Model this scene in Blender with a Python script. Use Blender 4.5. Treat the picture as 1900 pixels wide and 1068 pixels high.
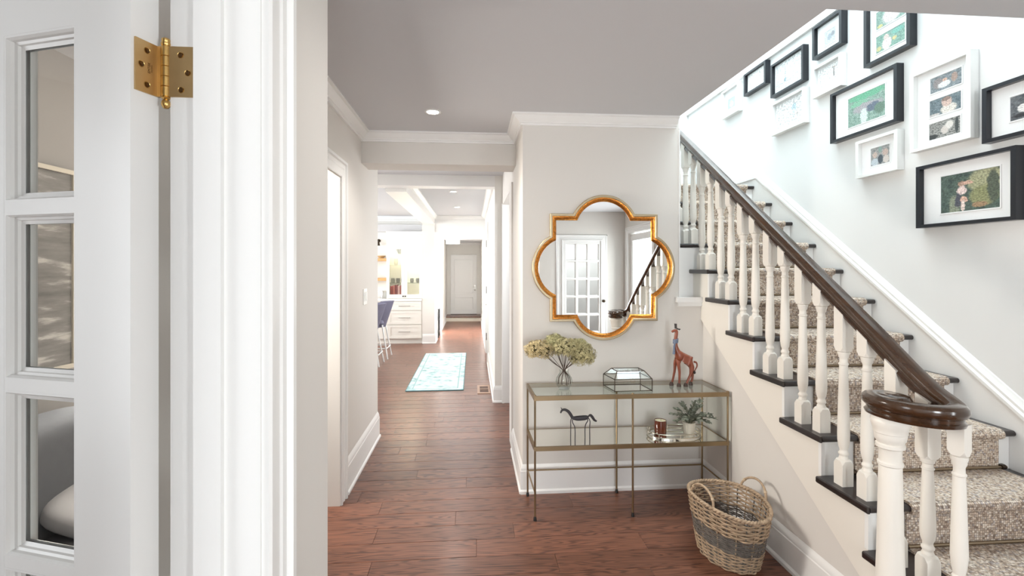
import bpy, math, random
from mathutils import Vector, Matrix
random.seed(7)
PI = math.pi
S = bpy.context.scene
C = S.collection
for o in list(bpy.data.objects):
    bpy.data.objects.remove(o)

# ------------------------------------------------------------------ camera
PSI = math.atan(73 / 900)
cam = bpy.data.cameras.new('camera')
cam.sensor_width = 36
cam.lens = 900 / 1900 * 36
cam.shift_y = -39 / 1900
cam.clip_start = 0.02
camo = bpy.data.objects.new('camera', cam)
C.objects.link(camo)
camo.location = (0, 0, 1.47)
camo.rotation_euler = (PI / 2, 0, -PSI)
S.camera = camo

# ------------------------------------------------------------------ world, lights, exposure
S.view_settings.view_transform = 'Standard'
S.view_settings.look = 'None'
S.view_settings.gamma = 1
S.view_settings.use_curve_mapping = False
S.view_settings.exposure = 1.20
W = bpy.data.worlds.new('daylight')
S.world = W
W.use_nodes = True
bg = W.node_tree.nodes['Background']
bg.inputs[0].default_value = (0.80, 0.93, 1.0, 1)
bg.inputs[1].default_value = 1.2


def area(name, loc, target, sx, sy, power, col):
    l = bpy.data.lights.new(name, 'AREA')
    l.shape = 'RECTANGLE'
    l.size, l.size_y = sx, sy
    l.energy = power
    l.color = col
    o = bpy.data.objects.new(name, l)
    C.objects.link(o)
    o.location = loc
    d = Vector(target) - Vector(loc)
    o.rotation_euler = d.to_track_quat('-Z', 'Y').to_euler()
    return o


DAY = (0.93, 0.97, 1.0)
area('daylight_front_door', (3.15, -1.55, 1.15), (0.0, 0.3, 1.1), 0.9, 2.0, 40, DAY)
area('daylight_vestibule', (1.95, -3.05, 2.42), (1.95, -3.1, 0), 1.2, 0.9, 13, DAY)
area('added_fill_foyer', (0.35, -3.62, 1.35), (0.5, 3, 0.9), 1.0, 1.7, 50, DAY)  # added behind the viewpoint, fills the foyer through a made-up window
area('added_daylight_stairwell', (1.95, 3.2, 5.15), (1.90, 4.4, 1.5), 0.9, 2.4, 60, (0.80, 0.94, 1.0))  # upstairs daylight, given an added unseen opening in the stairwell roof
area('added_fill_kitchen', (-5.9, 7.0, 1.5), (0, 7.2, 1.2), 4.4, 1.9, 150, (0.97, 0.99, 1.0))  # added source out of view, lights the kitchen through an added window
area('daylight_side_room', (1.30, 4.6, 1.55), (-1.0, 4.2, 0.6), 0.8, 1.4, 19, DAY)
area('added_fill_den', (-2.95, 0.05, 1.40), (-0.9, 0.9, 1.3), 1.6, 1.7, 25, DAY)  # added against a solid den wall to brighten the open door and den
area('added_fill_den_side', (-1.86, 2.74, 1.35), (1.5, 2.75, 0.6), 0.60, 1.4, 44, (1.0, 0.95, 0.88))  # added unseen in the den to throw light on the stair wall
area('added_fill_far_hall', (-1.9, 10.55, 1.3), (0.3, 10.6, 1.1), 1.4, 1.7, 120, DAY)  # added out of view to brighten the far end of the hall


def spot(name, loc, power, col=(1.0, 0.97, 0.93), size=2.4, blend=0.8):
    l = bpy.data.lights.new(name, 'SPOT')
    l.energy = power
    l.color = col
    l.spot_size = size
    l.spot_blend = blend
    l.shadow_soft_size = 0.05
    o = bpy.data.objects.new(name, l)
    C.objects.link(o)
    o.location = loc
    return o


# ------------------------------------------------------------------ materials
def mat(name, col, rough=0.5, metal=0.0, noise=0.0, nscale=8.0, bump=0.0, bscale=60.0, coat=0.0, spec=None,
        stretch=None, emit=None, estr=0.0):
    m = bpy.data.materials.new(name)
    m.use_nodes = True
    nt = m.node_tree
    N, L = nt.nodes, nt.links
    b = N['Principled BSDF']
    b.inputs['Base Color'].default_value = (*col, 1)
    b.inputs['Roughness'].default_value = rough
    b.inputs['Metallic'].default_value = metal
    if coat:
        b.inputs['Coat Weight'].default_value = coat
        b.inputs['Coat Roughness'].default_value = 0.12
    if spec is not None:
        b.inputs['Specular IOR Level'].default_value = spec
    if emit:
        b.inputs['Emission Color'].default_value = (*emit, 1)
        b.inputs['Emission Strength'].default_value = estr
    tc = N.new('ShaderNodeTexCoord')
    mp = N.new('ShaderNodeMapping')
    L.new(tc.outputs['Object'], mp.inputs[0])
    if stretch:
        mp.inputs['Scale'].default_value = stretch
    if noise:
        t = N.new('ShaderNodeTexNoise')
        t.inputs['Scale'].default_value = nscale
        t.inputs['Detail'].default_value = 3
        L.new(mp.outputs[0], t.inputs['Vector'])
        mx = N.new('ShaderNodeMixRGB')
        mx.inputs[1].default_value = (*[c * (1 - noise) for c in col], 1)
        mx.inputs[2].default_value = (*[min(1, c * (1 + noise)) for c in col], 1)
        L.new(t.outputs[0], mx.inputs[0])
        L.new(mx.outputs[0], b.inputs['Base Color'])
    if bump:
        t2 = N.new('ShaderNodeTexNoise')
        t2.inputs['Scale'].default_value = bscale
        L.new(mp.outputs[0], t2.inputs['Vector'])
        bp = N.new('ShaderNodeBump')
        bp.inputs['Strength'].default_value = bump
        bp.inputs['Distance'].default_value = 0.002
        L.new(t2.outputs[0], bp.inputs['Height'])
        L.new(bp.outputs[0], b.inputs['Normal'])
    return m


def glass_mat(name, tint=(1, 1, 1), refl=0.5, rough=0.0, edge=None):
    """thin clear glass: transparent mixed with gloss by viewing angle"""
    m = bpy.data.materials.new(name)
    m.use_nodes = True
    nt = m.node_tree
    N, L = nt.nodes, nt.links
    N.remove(N['Principled BSDF'])
    out = N['Material Output']
    tr = N.new('ShaderNodeBsdfTransparent')
    tr.inputs[0].default_value = (*tint, 1)
    gl = N.new('ShaderNodeBsdfGlossy')
    gl.inputs['Roughness'].default_value = rough
    lw = N.new('ShaderNodeFresnel')
    lw.inputs[0].default_value = 1.5
    mul = N.new('ShaderNodeMath')
    mul.operation = 'MULTIPLY'
    mul.inputs[1].default_value = refl
    L.new(lw.outputs[0], mul.inputs[0])
    ge = N.new('ShaderNodeNewGeometry')
    fr = N.new('ShaderNodeMath')
    fr.operation = 'SUBTRACT'
    fr.inputs[0].default_value = 1.0
    L.new(ge.outputs['Backfacing'], fr.inputs[1])
    m2 = N.new('ShaderNodeMath')
    m2.operation = 'MULTIPLY'
    L.new(mul.outputs[0], m2.inputs[0])
    L.new(fr.outputs[0], m2.inputs[1])
    mx = N.new('ShaderNodeMixShader')
    L.new(m2.outputs[0], mx.inputs[0])
    L.new(tr.outputs[0], mx.inputs[1])
    L.new(gl.outputs[0], mx.inputs[2])
    if edge:
        lw2 = N.new('ShaderNodeLayerWeight')
        lw2.inputs[0].default_value = 0.35
        cr = N.new('ShaderNodeMixRGB')
        cr.inputs[1].default_value = (*tint, 1)
        cr.inputs[2].default_value = (*edge, 1)
        L.new(lw2.outputs['Facing'], cr.inputs[0])
        L.new(cr.outputs[0], tr.inputs[0])
    L.new(mx.outputs[0], out.inputs[0])
    return m


def wood_floor(name, seams):
    m = bpy.data.materials.new(name)
    m.use_nodes = True
    nt = m.node_tree
    N, L = nt.nodes, nt.links
    b = N['Principled BSDF']
    tc = N.new('ShaderNodeTexCoord')
    oi = N.new('ShaderNodeObjectInfo')
    add = N.new('ShaderNodeVectorMath')
    add.operation = 'ADD'
    sc = N.new('ShaderNodeVectorMath')
    sc.operation = 'SCALE'
    sc.inputs[0].default_value = (37.0, 19.0, 11.0)
    L.new(oi.outputs['Random'], sc.inputs['Scale'])
    L.new(tc.outputs['Object'], add.inputs[0])
    L.new(sc.outputs[0], add.inputs[1])
    mp = N.new('ShaderNodeMapping')
    mp.inputs['Scale'].default_value = (0.75, 9.0, 1.0)
    L.new(add.outputs[0], mp.inputs[0])
    n1 = N.new('ShaderNodeTexNoise')
    n1.inputs['Scale'].default_value = 1.7
    n1.inputs['Detail'].default_value = 2
    n1.inputs['Distortion'].default_value = 0.4
    L.new(mp.outputs[0], n1.inputs['Vector'])
    # growth rings: sine of the stretched noise
    mul = N.new('ShaderNodeMath')
    mul.operation = 'MULTIPLY'
    mul.inputs[1].default_value = 95.0
    L.new(n1.outputs[0], mul.inputs[0])
    sn = N.new('ShaderNodeMath')
    sn.operation = 'SINE'
    L.new(mul.outputs[0], sn.inputs[0])
    n2 = N.new('ShaderNodeTexNoise')
    n2.inputs['Scale'].default_value = 9
    n2.inputs['Detail'].default_value = 6
    mp2 = N.new('ShaderNodeMapping')
    mp2.inputs['Scale'].default_value = (1.0, 22.0, 1.0)
    L.new(add.outputs[0], mp2.inputs[0])
    L.new(mp2.outputs[0], n2.inputs['Vector'])
    r1 = N.new('ShaderNodeMapRange')
    r1.inputs['From Min'].default_value = -0.2
    r1.inputs['From Max'].default_value = 1.0
    L.new(sn.outputs[0], r1.inputs[0])
    mm = N.new('ShaderNodeMath')
    mm.operation = 'MULTIPLY'
    L.new(r1.outputs[0], mm.inputs[0])
    m15 = N.new('ShaderNodeMath')
    m15.operation = 'MULTIPLY'
    m15.inputs[1].default_value = 1.5
    L.new(n2.outputs[0], m15.inputs[0])
    L.new(m15.outputs[0], mm.inputs[1])
    mm.use_clamp = True
    ramp = N.new('ShaderNodeMixRGB')
    ramp.inputs[1].default_value = (0.190, 0.078, 0.047, 1)
    ramp.inputs[2].default_value = (0.046, 0.0165, 0.0100, 1)
    L.new(mm.outputs[0], ramp.inputs[0])
    var = N.new('ShaderNodeMapRange')
    var.inputs['To Min'].default_value = 0.82
    var.inputs['To Max'].default_value = 1.15
    L.new(oi.outputs['Random'], var.inputs[0])
    vm = N.new('ShaderNodeVectorMath')
    vm.operation = 'SCALE'
    L.new(ramp.outputs[0], vm.inputs[0])
    L.new(var.outputs[0], vm.inputs['Scale'])
    last = vm.outputs[0]
    if seams:
        br = N.new('ShaderNodeTexBrick')
        br.inputs['Scale'].default_value = 1.0
        br.inputs['Brick Width'].default_value = 1.3
        br.inputs['Row Height'].default_value = 0.155
        br.inputs['Mortar Size'].default_value = 0.0025
        br.inputs['Color1'].default_value = (1.06, 1.06, 1.06, 1)
        br.inputs['Color2'].default_value = (0.86, 0.86, 0.86, 1)
        br.inputs['Mortar'].default_value = (0.35, 0.35, 0.35, 1)
        L.new(tc.outputs['Object'], br.inputs['Vector'])
        m3 = N.new('ShaderNodeMixRGB')
        m3.blend_type = 'MULTIPLY'
        m3.inputs[0].default_value = 1
        L.new(last, m3.inputs[1])
        L.new(br.outputs[0], m3.inputs[2])
        last = m3.outputs[0]
    L.new(last, b.inputs['Base Color'])
    b.inputs['Roughness'].default_value = 0.36
    b.inputs['Specular IOR Level'].default_value = 0.38
    b.inputs['Coat Weight'].default_value = 0.22
    b.inputs['Coat Roughness'].default_value = 0.22
    bp = N.new('ShaderNodeBump')
    bp.inputs['Strength'].default_value = 0.12
    bp.inputs['Distance'].default_value = 0.001
    L.new(n2.outputs[0], bp.inputs['Height'])
    L.new(bp.outputs[0], b.inputs['Normal'])
    return m


def carpet_mat(name):
    m = bpy.data.materials.new(name)
    m.use_nodes = True
    nt = m.node_tree
    N, L = nt.nodes, nt.links
    b = N['Principled BSDF']
    tc = N.new('ShaderNodeTexCoord')
    vo = N.new('ShaderNodeTexVoronoi')
    vo.inputs['Scale'].default_value = 112
    vo.inputs['Randomness'].default_value = 0.38
    L.new(tc.outputs['Object'], vo.inputs['Vector'])
    cr = N.new('ShaderNodeValToRGB')
    e = cr.color_ramp.elements
    e[0].position = 0.28
    e[0].color = (1, 1, 1, 1)
    e[1].position = 0.62
    e[1].color = (0.44, 0.41, 0.40, 1)
    L.new(vo.outputs['Distance'], cr.inputs[0])
    sep = N.new('ShaderNodeSeparateColor')
    L.new(vo.outputs['Color'], sep.inputs[0])
    c2 = N.new('ShaderNodeValToRGB')
    c2.color_ramp.interpolation = 'CONSTANT'
    e = c2.color_ramp.elements
    e[0].position = 0
    e[0].color = (0.66, 0.54, 0.43, 1)
    e[1].position = 0.45
    e[1].color = (0.78, 0.69, 0.59, 1)
    x = c2.color_ramp.elements.new(0.78)
    x.color = (0.40, 0.31, 0.25, 1)
    x = c2.color_ramp.elements.new(0.9)
    x.color = (0.52, 0.46, 0.43, 1)
    L.new(sep.outputs[0], c2.inputs[0])
    mx = N.new('ShaderNodeMixRGB')
    mx.blend_type = 'MULTIPLY'
    mx.inputs[0].default_value = 1
    L.new(c2.outputs[0], mx.inputs[1])
    L.new(cr.outputs[0], mx.inputs[2])
    L.new(mx.outputs[0], b.inputs['Base Color'])
    b.inputs['Roughness'].default_value = 0.95
    b.inputs['Specular IOR Level'].default_value = 0.1
    bp = N.new('ShaderNodeBump')
    bp.inputs['Strength'].default_value = 0.8
    bp.inputs['Distance'].default_value = 0.004
    bp.invert = True
    L.new(vo.outputs['Distance'], bp.inputs['Height'])
    L.new(bp.outputs[0], b.inputs['Normal'])
    return m


def photo_mat(name, c1, c2, blobs, nscale=7.0, warp=0.12, ax='Y', contrast=0.5):
    """printed photograph: mottled ground with soft ellipses (x, y from lower left, rx, ry, colour)"""
    m = bpy.data.materials.new(name)
    m.use_nodes = True
    nt = m.node_tree
    N, L = nt.nodes, nt.links
    b = N['Principled BSDF']
    b.inputs['Roughness'].default_value = 0.35
    tc = N.new('ShaderNodeTexCoord')
    sp = N.new('ShaderNodeSeparateXYZ')
    L.new(tc.outputs['Generated'], sp.inputs[0])
    inv = N.new('ShaderNodeMath')
    inv.operation = 'SUBTRACT'
    inv.inputs[0].default_value = 1
    L.new(sp.outputs[ax], inv.inputs[1])
    cb = N.new('ShaderNodeCombineXYZ')
    L.new(inv.outputs[0], cb.inputs[0])
    L.new(sp.outputs['Z'], cb.inputs[1])
    nz = N.new('ShaderNodeTexNoise')
    nz.inputs['Scale'].default_value = nscale
    nz.inputs['Detail'].default_value = 4
    L.new(cb.outputs[0], nz.inputs['Vector'])
    rr = N.new('ShaderNodeMapRange')
    rr.inputs['From Min'].default_value = 0.5 - 0.2
    rr.inputs['From Max'].default_value = 0.5 + 0.2
    L.new(nz.outputs[0], rr.inputs[0])
    mx = N.new('ShaderNodeMixRGB')
    mx.inputs[1].default_value = (*c1, 1)
    mx.inputs[2].default_value = (*c2, 1)
    L.new(rr.outputs[0], mx.inputs[0])
    last = mx.outputs[0]
    # warped coordinates
    sub = N.new('ShaderNodeVectorMath')
    sub.operation = 'SUBTRACT'
    sub.inputs[1].default_value = (0.5, 0.5, 0.5)
    L.new(nz.outputs['Color'], sub.inputs[0])
    scl = N.new('ShaderNodeVectorMath')
    scl.operation = 'SCALE'
    scl.inputs['Scale'].default_value = warp
    L.new(sub.outputs[0], scl.inputs[0])
    ad = N.new('ShaderNodeVectorMath')
    ad.operation = 'ADD'
    L.new(cb.outputs[0], ad.inputs[0])
    L.new(scl.outputs[0], ad.inputs[1])
    for (x, y, rx, ry, col) in blobs:
        s1 = N.new('ShaderNodeVectorMath')
        s1.operation = 'SUBTRACT'
        s1.inputs[1].default_value = (x, y, 0)
        L.new(ad.outputs[0], s1.inputs[0])
        s2 = N.new('ShaderNodeVectorMath')
        s2.operation = 'MULTIPLY'
        s2.inputs[1].default_value = (1 / rx, 1 / ry, 0)
        L.new(s1.outputs[0], s2.inputs[0])
        ln = N.new('ShaderNodeVectorMath')
        ln.operation = 'LENGTH'
        L.new(s2.outputs[0], ln.inputs[0])
        mr = N.new('ShaderNodeMapRange')
        mr.inputs['From Min'].default_value = 0.85
        mr.inputs['From Max'].default_value = 1.1
        mr.inputs['To Min'].default_value = 1
        mr.inputs['To Max'].default_value = 0
        L.new(ln.outputs['Value'], mr.inputs[0])
        k = N.new('ShaderNodeMixRGB')
        L.new(mr.outputs[0], k.inputs[0])
        L.new(last, k.inputs[1])
        k.inputs[2].default_value = (*col, 1)
        last = k.outputs[0]
    n2 = N.new('ShaderNodeTexNoise')
    n2.inputs['Scale'].default_value = nscale * 3.2
    n2.inputs['Detail'].default_value = 5
    L.new(cb.outputs[0], n2.inputs['Vector'])
    r2 = N.new('ShaderNodeMapRange')
    r2.inputs['From Min'].default_value = 0.3
    r2.inputs['From Max'].default_value = 0.7
    r2.inputs['To Min'].default_value = 0.45
    r2.inputs['To Max'].default_value = 1.5
    L.new(n2.outputs[0], r2.inputs[0])
    vs = N.new('ShaderNodeVectorMath')
    vs.operation = 'SCALE'
    L.new(last, vs.inputs[0])
    L.new(r2.outputs[0], vs.inputs['Scale'])
    L.new(vs.outputs[0], b.inputs['Base Color'])
    return m


M = {}
M['wall'] = mat('greige_wall_paint', (0.70, 0.665, 0.622), 0.75, bump=0.05, bscale=300)
M['wall_stair'] = mat('pale_stairwell_paint', (0.78, 0.78, 0.77), 0.75, bump=0.05, bscale=300)
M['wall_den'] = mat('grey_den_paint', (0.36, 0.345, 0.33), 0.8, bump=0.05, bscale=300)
M['wall_far'] = mat('pale_hall_paint', (0.78, 0.755, 0.71), 0.75, bump=0.05, bscale=300)
M['ceil'] = mat('ceiling_paint', (0.61, 0.61, 0.625), 0.9)
M['trim'] = mat('white_trim_paint', (0.83, 0.82, 0.80), 0.38)
M['door'] = mat('white_door_paint', (0.82, 0.81, 0.79), 0.35)
M['baluster'] = mat('cream_white_baluster_paint', (0.80, 0.755, 0.685), 0.4)
M['espresso'] = mat('espresso_stained_wood', (0.020, 0.014, 0.014), 0.28, noise=0.5, nscale=3, stretch=(1, 14, 14), coat=0.3)
M['rail'] = mat('dark_walnut_rail_wood', (0.046, 0.020, 0.008), 0.20, noise=0.6, nscale=2.5, stretch=(14, 2, 14), coat=0.5)
M['plank'] = wood_floor('brown_oak_plank', False)
M['floor'] = wood_floor('brown_oak_floor', True)
M['carpet'] = carpet_mat('looped_wool_carpet')
M['brass'] = mat('brushed_brass', (0.62, 0.40, 0.14), 0.30, 1.0, noise=0.15, nscale=20, stretch=(1, 1, 20))
M['brass_worn'] = mat('satin_brass_leaf', (0.62, 0.43, 0.21), 0.42, 1.0, noise=0.2, nscale=14)
M['brass_dark'] = mat('dark_screw_brass', (0.13, 0.07, 0.03), 0.4, 1.0)
M['antique'] = mat('antique_brass_frame', (0.30, 0.22, 0.13), 0.33, 1.0, noise=0.3, nscale=6)
M['bronze_dark'] = mat('dark_bronze', (0.07, 0.05, 0.035), 0.4, 0.9)
M['rod'] = mat('bronze_stair_rod', (0.33, 0.26, 0.18), 0.35, 1.0)
M['nickel'] = mat('brushed_nickel', (0.55, 0.53, 0.50), 0.3, 1.0)
M['champagne'] = mat('champagne_gilt', (0.40, 0.32, 0.21), 0.42, 0.85, noise=0.12, nscale=18)
M['gold_leaf'] = mat('hammered_copper_gold', (0.56, 0.215, 0.045), 0.3, 1.0, noise=0.75, nscale=85, bump=1.0, bscale=110)
M['mirror'] = mat('mirror_silver', (0.93, 0.94, 0.93), 0.0, 1.0)
M['pane'] = glass_mat('window_pane_glass', (0.97, 0.975, 0.97), 0.7)
M['pframe_glass'] = glass_mat('picture_glass', (1, 1, 1), 0.35)
M['glass'] = glass_mat('clear_glass', (0.985, 0.99, 0.985), 0.9, edge=(0.88, 0.90, 0.89))
M['table_glass'] = glass_mat('table_top_glass', (0.90, 0.94, 0.91), 1.5)
M['black'] = mat('black_frame_lacquer', (0.010, 0.012, 0.017), 0.3)
M['white_frame'] = mat('white_frame_lacquer', (0.80, 0.80, 0.78), 0.4)
M['matboard'] = mat('white_mat_board', (0.86, 0.86, 0.86), 0.9)
M['rubber'] = mat('black_foot', (0.012, 0.011, 0.010), 0.5)
M['cabinet'] = mat('cream_cabinet_paint', (0.84, 0.81, 0.75), 0.4)
M['counter'] = mat('white_quartz_counter', (0.86, 0.84, 0.81), 0.2, noise=0.04, nscale=4)
M['shelfwood'] = mat('honey_oak_shelf', (0.62, 0.36, 0.15), 0.45, noise=0.25, nscale=4, stretch=(2, 14, 14))
M['velvet'] = mat('slate_purple_velvet', (0.17, 0.165, 0.24), 0.8, noise=0.15, nscale=6)
M['white_leg'] = mat('white_powder_coat', (0.83, 0.85, 0.86), 0.35)


# ------------------------------------------------------------------ mesh helpers
class MB:
    def __init__(s):
        s.v, s.f = [], []

    def add(s, vs, fs):
        n = len(s.v)
        s.v += [tuple(v) for v in vs]
        s.f += [tuple(i + n for i in f) for f in fs]
        return s

    def box(s, x0, x1, y0, y1, z0, z1):
        vs = [(x, y, z) for x in (x0, x1) for y in (y0, y1) for z in (z0, z1)]
        return s.add(vs, [(0, 1, 3, 2), (4, 6, 7, 5), (0, 4, 5, 1), (2, 3, 7, 6), (0, 2, 6, 4), (1, 5, 7, 3)])

    def cbox(s, x0, x1, y0, y1, z0, z1, c=0.004):
        """box with chamfered vertical corners and chamfered top rim"""
        def ring(i, z):
            a = c
            return [(x0 + i + a, y0 + i, z), (x1 - i - a, y0 + i, z), (x1 - i, y0 + i + a, z), (x1 - i, y1 - i - a, z),
                    (x1 - i - a, y1 - i, z), (x0 + i + a, y1 - i, z), (x0 + i, y1 - i - a, z), (x0 + i, y0 + i + a, z)]
        return s.rings([ring(c, z0), ring(0, z0 + c), ring(0, z1 - c), ring(c, z1)], True)

    def rings(s, rs, caps=True, closed=False):
        n = len(rs[0])
        base = len(s.v)
        for r in rs:
            s.v += [tuple(p) for p in r]
        m = len(rs)
        for i in range(m if closed else m - 1):
            a, b = base + i * n, base + ((i + 1) % m) * n
            for k in range(n):
                k2 = (k + 1) % n
                s.f.append((a + k, a + k2, b + k2, b + k))
        if caps and not closed:
            s.f.append(tuple(base + k for k in reversed(range(n))))
            s.f.append(tuple(base + (m - 1) * n + k for k in range(n)))
        return s

    def lathe(s, prof, c=(0, 0, 0), n=24, caps=True, sx=1, sy=1):
        rs = [[(c[0] + r * sx * math.cos(2 * PI * k / n), c[1] + r * sy * math.sin(2 * PI * k / n), c[2] + z)
               for k in range(n)] for r, z in prof]
        return s.rings(rs, caps)

    def tube(s, pts, r, n=8, closed=False, caps=True):
        P = [Vector(p) for p in pts]
        m = len(P)
        R = r if isinstance(r, (list, tuple)) else [r] * m
        T = []
        for i in range(m):
            if closed:
                t = P[(i + 1) % m] - P[i - 1]
            else:
                t = P[min(i + 1, m - 1)] - P[max(i - 1, 0)]
            T.append(t.normalized() if t.length > 1e-9 else Vector((0, 0, 1)))
        up = Vector((0, 0, 1)) if abs(T[0].z) < 0.9 else Vector((1, 0, 0))
        nrm = T[0].cross(up).normalized()
        rs = []
        for i in range(m):
            nrm = (nrm - T[i] * nrm.dot(T[i]))
            nrm = nrm.normalized() if nrm.length > 1e-6 else T[i].orthogonal().normalized()
            bi = T[i].cross(nrm)
            rs.append([P[i] + (nrm * math.cos(2 * PI * k / n) + bi * math.sin(2 * PI * k / n)) * R[i] for k in range(n)])
        return s.rings(rs, caps, closed)

    def sweep(s, prof, path, up=(0, 0, 1), caps=True, closed=False, flat=True):
        """profile (a to the right of travel, b along up) mitred along a path"""
        P = [Vector(p) for p in path]
        up = Vector(up)
        m = len(P)
        rs = []
        for i in range(m):
            a = P[i - 1] if (i > 0 or closed) else None
            c = P[(i + 1) % m] if (i < m - 1 or closed) else None
            t1 = (P[i] - a).normalized() if a is not None else None
            t2 = (c - P[i]).normalized() if c is not None else None
            if t1 is None:
                t1 = t2
            if t2 is None:
                t2 = t1
            r1, r2 = t1.cross(up), t2.cross(up)
            r1.normalize()
            r2.normalize()
            R = r1 + r2
            R = R.normalized() / max(0.25, math.sqrt(max(0.0, (1 + r1.dot(r2)) / 2)))
            U = up if flat else R.cross(((t1 + t2) / 2).normalized()).normalized()
            rs.append([P[i] + R * q[0] + U * q[1] for q in prof])
        return s.rings(rs, caps, closed)

    def prism(s, poly, axis, d0, d1):
        """polygon in the plane normal to axis (x: (y,z), y: (x,z), z: (x,y))"""
        def p(a, b, d):
            return {'x': (d, a, b), 'y': (a, d, b), 'z': (a, b, d)}[axis]
        return s.rings([[p(a, b, d0) for a, b in poly], [p(a, b, d1) for a, b in poly]], True)

    def mesh(s, name, m, smooth=None):
        me = bpy.data.meshes.new(name)
        me.from_pydata(s.v, [], s.f)
        me.validate()
        ms = m if isinstance(m, (list, tuple)) else [m]
        for x in ms:
            me.materials.append(x)
        import bmesh
        bm = bmesh.new()
        bm.from_mesh(me)
        bmesh.ops.recalc_face_normals(bm, faces=bm.faces)
        bm.to_mesh(me)
        bm.free()
        if smooth:
            me.polygons.foreach_set('use_smooth', [True] * len(me.polygons))
            me.set_sharp_from_angle(angle=math.radians(smooth))
        return me

    def build(s, name, m, parent=None, smooth=None):
        o = bpy.data.objects.new(name, s.mesh(name, m, smooth))
        C.objects.link(o)
        if parent:
            o.parent = parent
        return o


def tag(o, label=None, cat=None, group=None, kind=None):
    if label:
        o['label'] = label
    if cat:
        o['category'] = cat
    if group:
        o['group'] = group
    if kind:
        o['kind'] = kind
    return o


def thing(name, label, cat, loc=(0, 0, 0), rz=0, group=None):
    o = bpy.data.objects.new(name, None)
    o.empty_display_size = 0.05
    C.objects.link(o)
    o.location = loc
    o.rotation_euler = (0, 0, rz)
    return tag(o, label, cat, group)


def inst(name, me, parent=None, loc=(0, 0, 0), rz=0):
    o = bpy.data.objects.new(name, me)
    C.objects.link(o)
    if parent:
        o.parent = parent
    o.location = loc
    o.rotation_euler = (0, 0, rz)
    return o


def B(name, m, x0, x1, y0, y1, z0, z1, parent=None, bev=0):
    o = MB().box(x0, x1, y0, y1, z0, z1).build(name, m, parent)
    if bev:
        bevel(o, bev)
    return o


def bevel(o, w, seg=2):
    b = o.modifiers.new('bevel', 'BEVEL')
    b.width = w
    b.segments = seg
    b.limit_method = 'ANGLE'
    return o


def struct(o, label=None):
    o['kind'] = 'structure'
    if label:
        o['label'] = label
    return o


def copy_tree(o, parent=None):
    c = o.copy()
    C.objects.link(c)
    if parent:
        c.parent = parent
    for ch in list(o.children):
        copy_tree(ch, c)
    return c


# ------------------------------------------------------------------ the setting: floor
ZF = -0.004
floor = struct(MB().box(-6.1, 3.3, -4.2, 13.2, -0.1, ZF).build('floor', M['floor']), 'brown oak plank floor')
PW, P0 = 0.155, 2.470
JOINTS = {2: [-0.10], 3: [-0.56], 1: [-0.53, 0.23], 0: [0.02], 4: [-0.72, 0.62], -1: [-0.50, 0.42]}


def plank_mesh(w):
    h, g, c = PW / 2, 0.0005, 0.0016
    mb = MB()
    def r(i, z):
        return [(i, -h + g + i, z), (w - i, -h + g + i, z), (w - i, h - g - i, z), (i, h - g - i, z)]
    mb.rings([r(g, ZF - 0.004), r(g, -c), r(g + c, 0)], True)
    return mb.mesh('plank', M['plank'])


k = -11
while True:
    wc = P0 + PW * (k + 0.5)
    if wc > 7.6:
        break
    ul = -0.37 if wc < 1.25 else (-0.90 if wc < 4.3 else -1.95)
    ur = 1.52 if wc < 3.05 else (0.31 if wc < 4.1 else (1.3 if wc < 5.2 else 0.23))
    if wc < 1.25:
        ur = 1.1
    if 3.05 <= wc < 3.20:
        ur = 1.52 if wc < 3.12 else 0.31
    js = list(JOINTS.get(k, []))
    rnd = random.Random(k * 7 + 3)
    x = (js[0] if js else ul + rnd.uniform(0.25, 1.2))
    left = x
    while left - 1.25 > ul:
        left -= 1.25
        js.append(left)
    x = max(js) if js else x
    if not JOINTS.get(k):
        js.append(x)
    while x < ur - 0.5:
        x += rnd.uniform(0.75, 1.35)
        if x < ur - 0.1:
            js.append(x)
    xs = [ul] + sorted(j for j in js if ul + 0.08 < j < ur - 0.08) + [ur]
    for a, b in zip(xs, xs[1:]):
        inst('plank', plank_mesh(b - a), floor, (a, wc, 0))
    k += 1

# ------------------------------------------------------------------ walls and ceilings
CZ = 2.46


def wall(name, m, *boxes):
    mb = MB()
    for b in boxes:
        mb.box(*b)
    return struct(mb.build(name, m))


# mirror wall and its return into the hall
wall('wall_front', M['wall'], (0.325, 1.545, 3.15, 3.27, ZF, 1.235), (0.325, 1.378, 3.15, 3.27, 1.235, 2.46),
     (0.325, 0.445, 3.27, 4.10, ZF, 2.46), (0.325, 0.445, 4.10, 5.27, 2.155, 2.46))
wall('wall_hall_right', M['wall_far'], (0.24, 0.36, 5.27, 7.50, ZF, 2.46), (0.24, 0.36, 8.30, 13.9, ZF, 2.46),
     (0.24, 0.36, 7.50, 8.30, 2.04, 2.46), (0.36, 1.36, 5.27, 5.39, ZF, 2.46))
wall('wall_stair_left', M['wall_stair'], (1.30, 1.36, 3.27, 6.0, ZF, 5.2), (1.30, 1.355, 1.70, 3.27, 2.76, 5.2))
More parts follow.
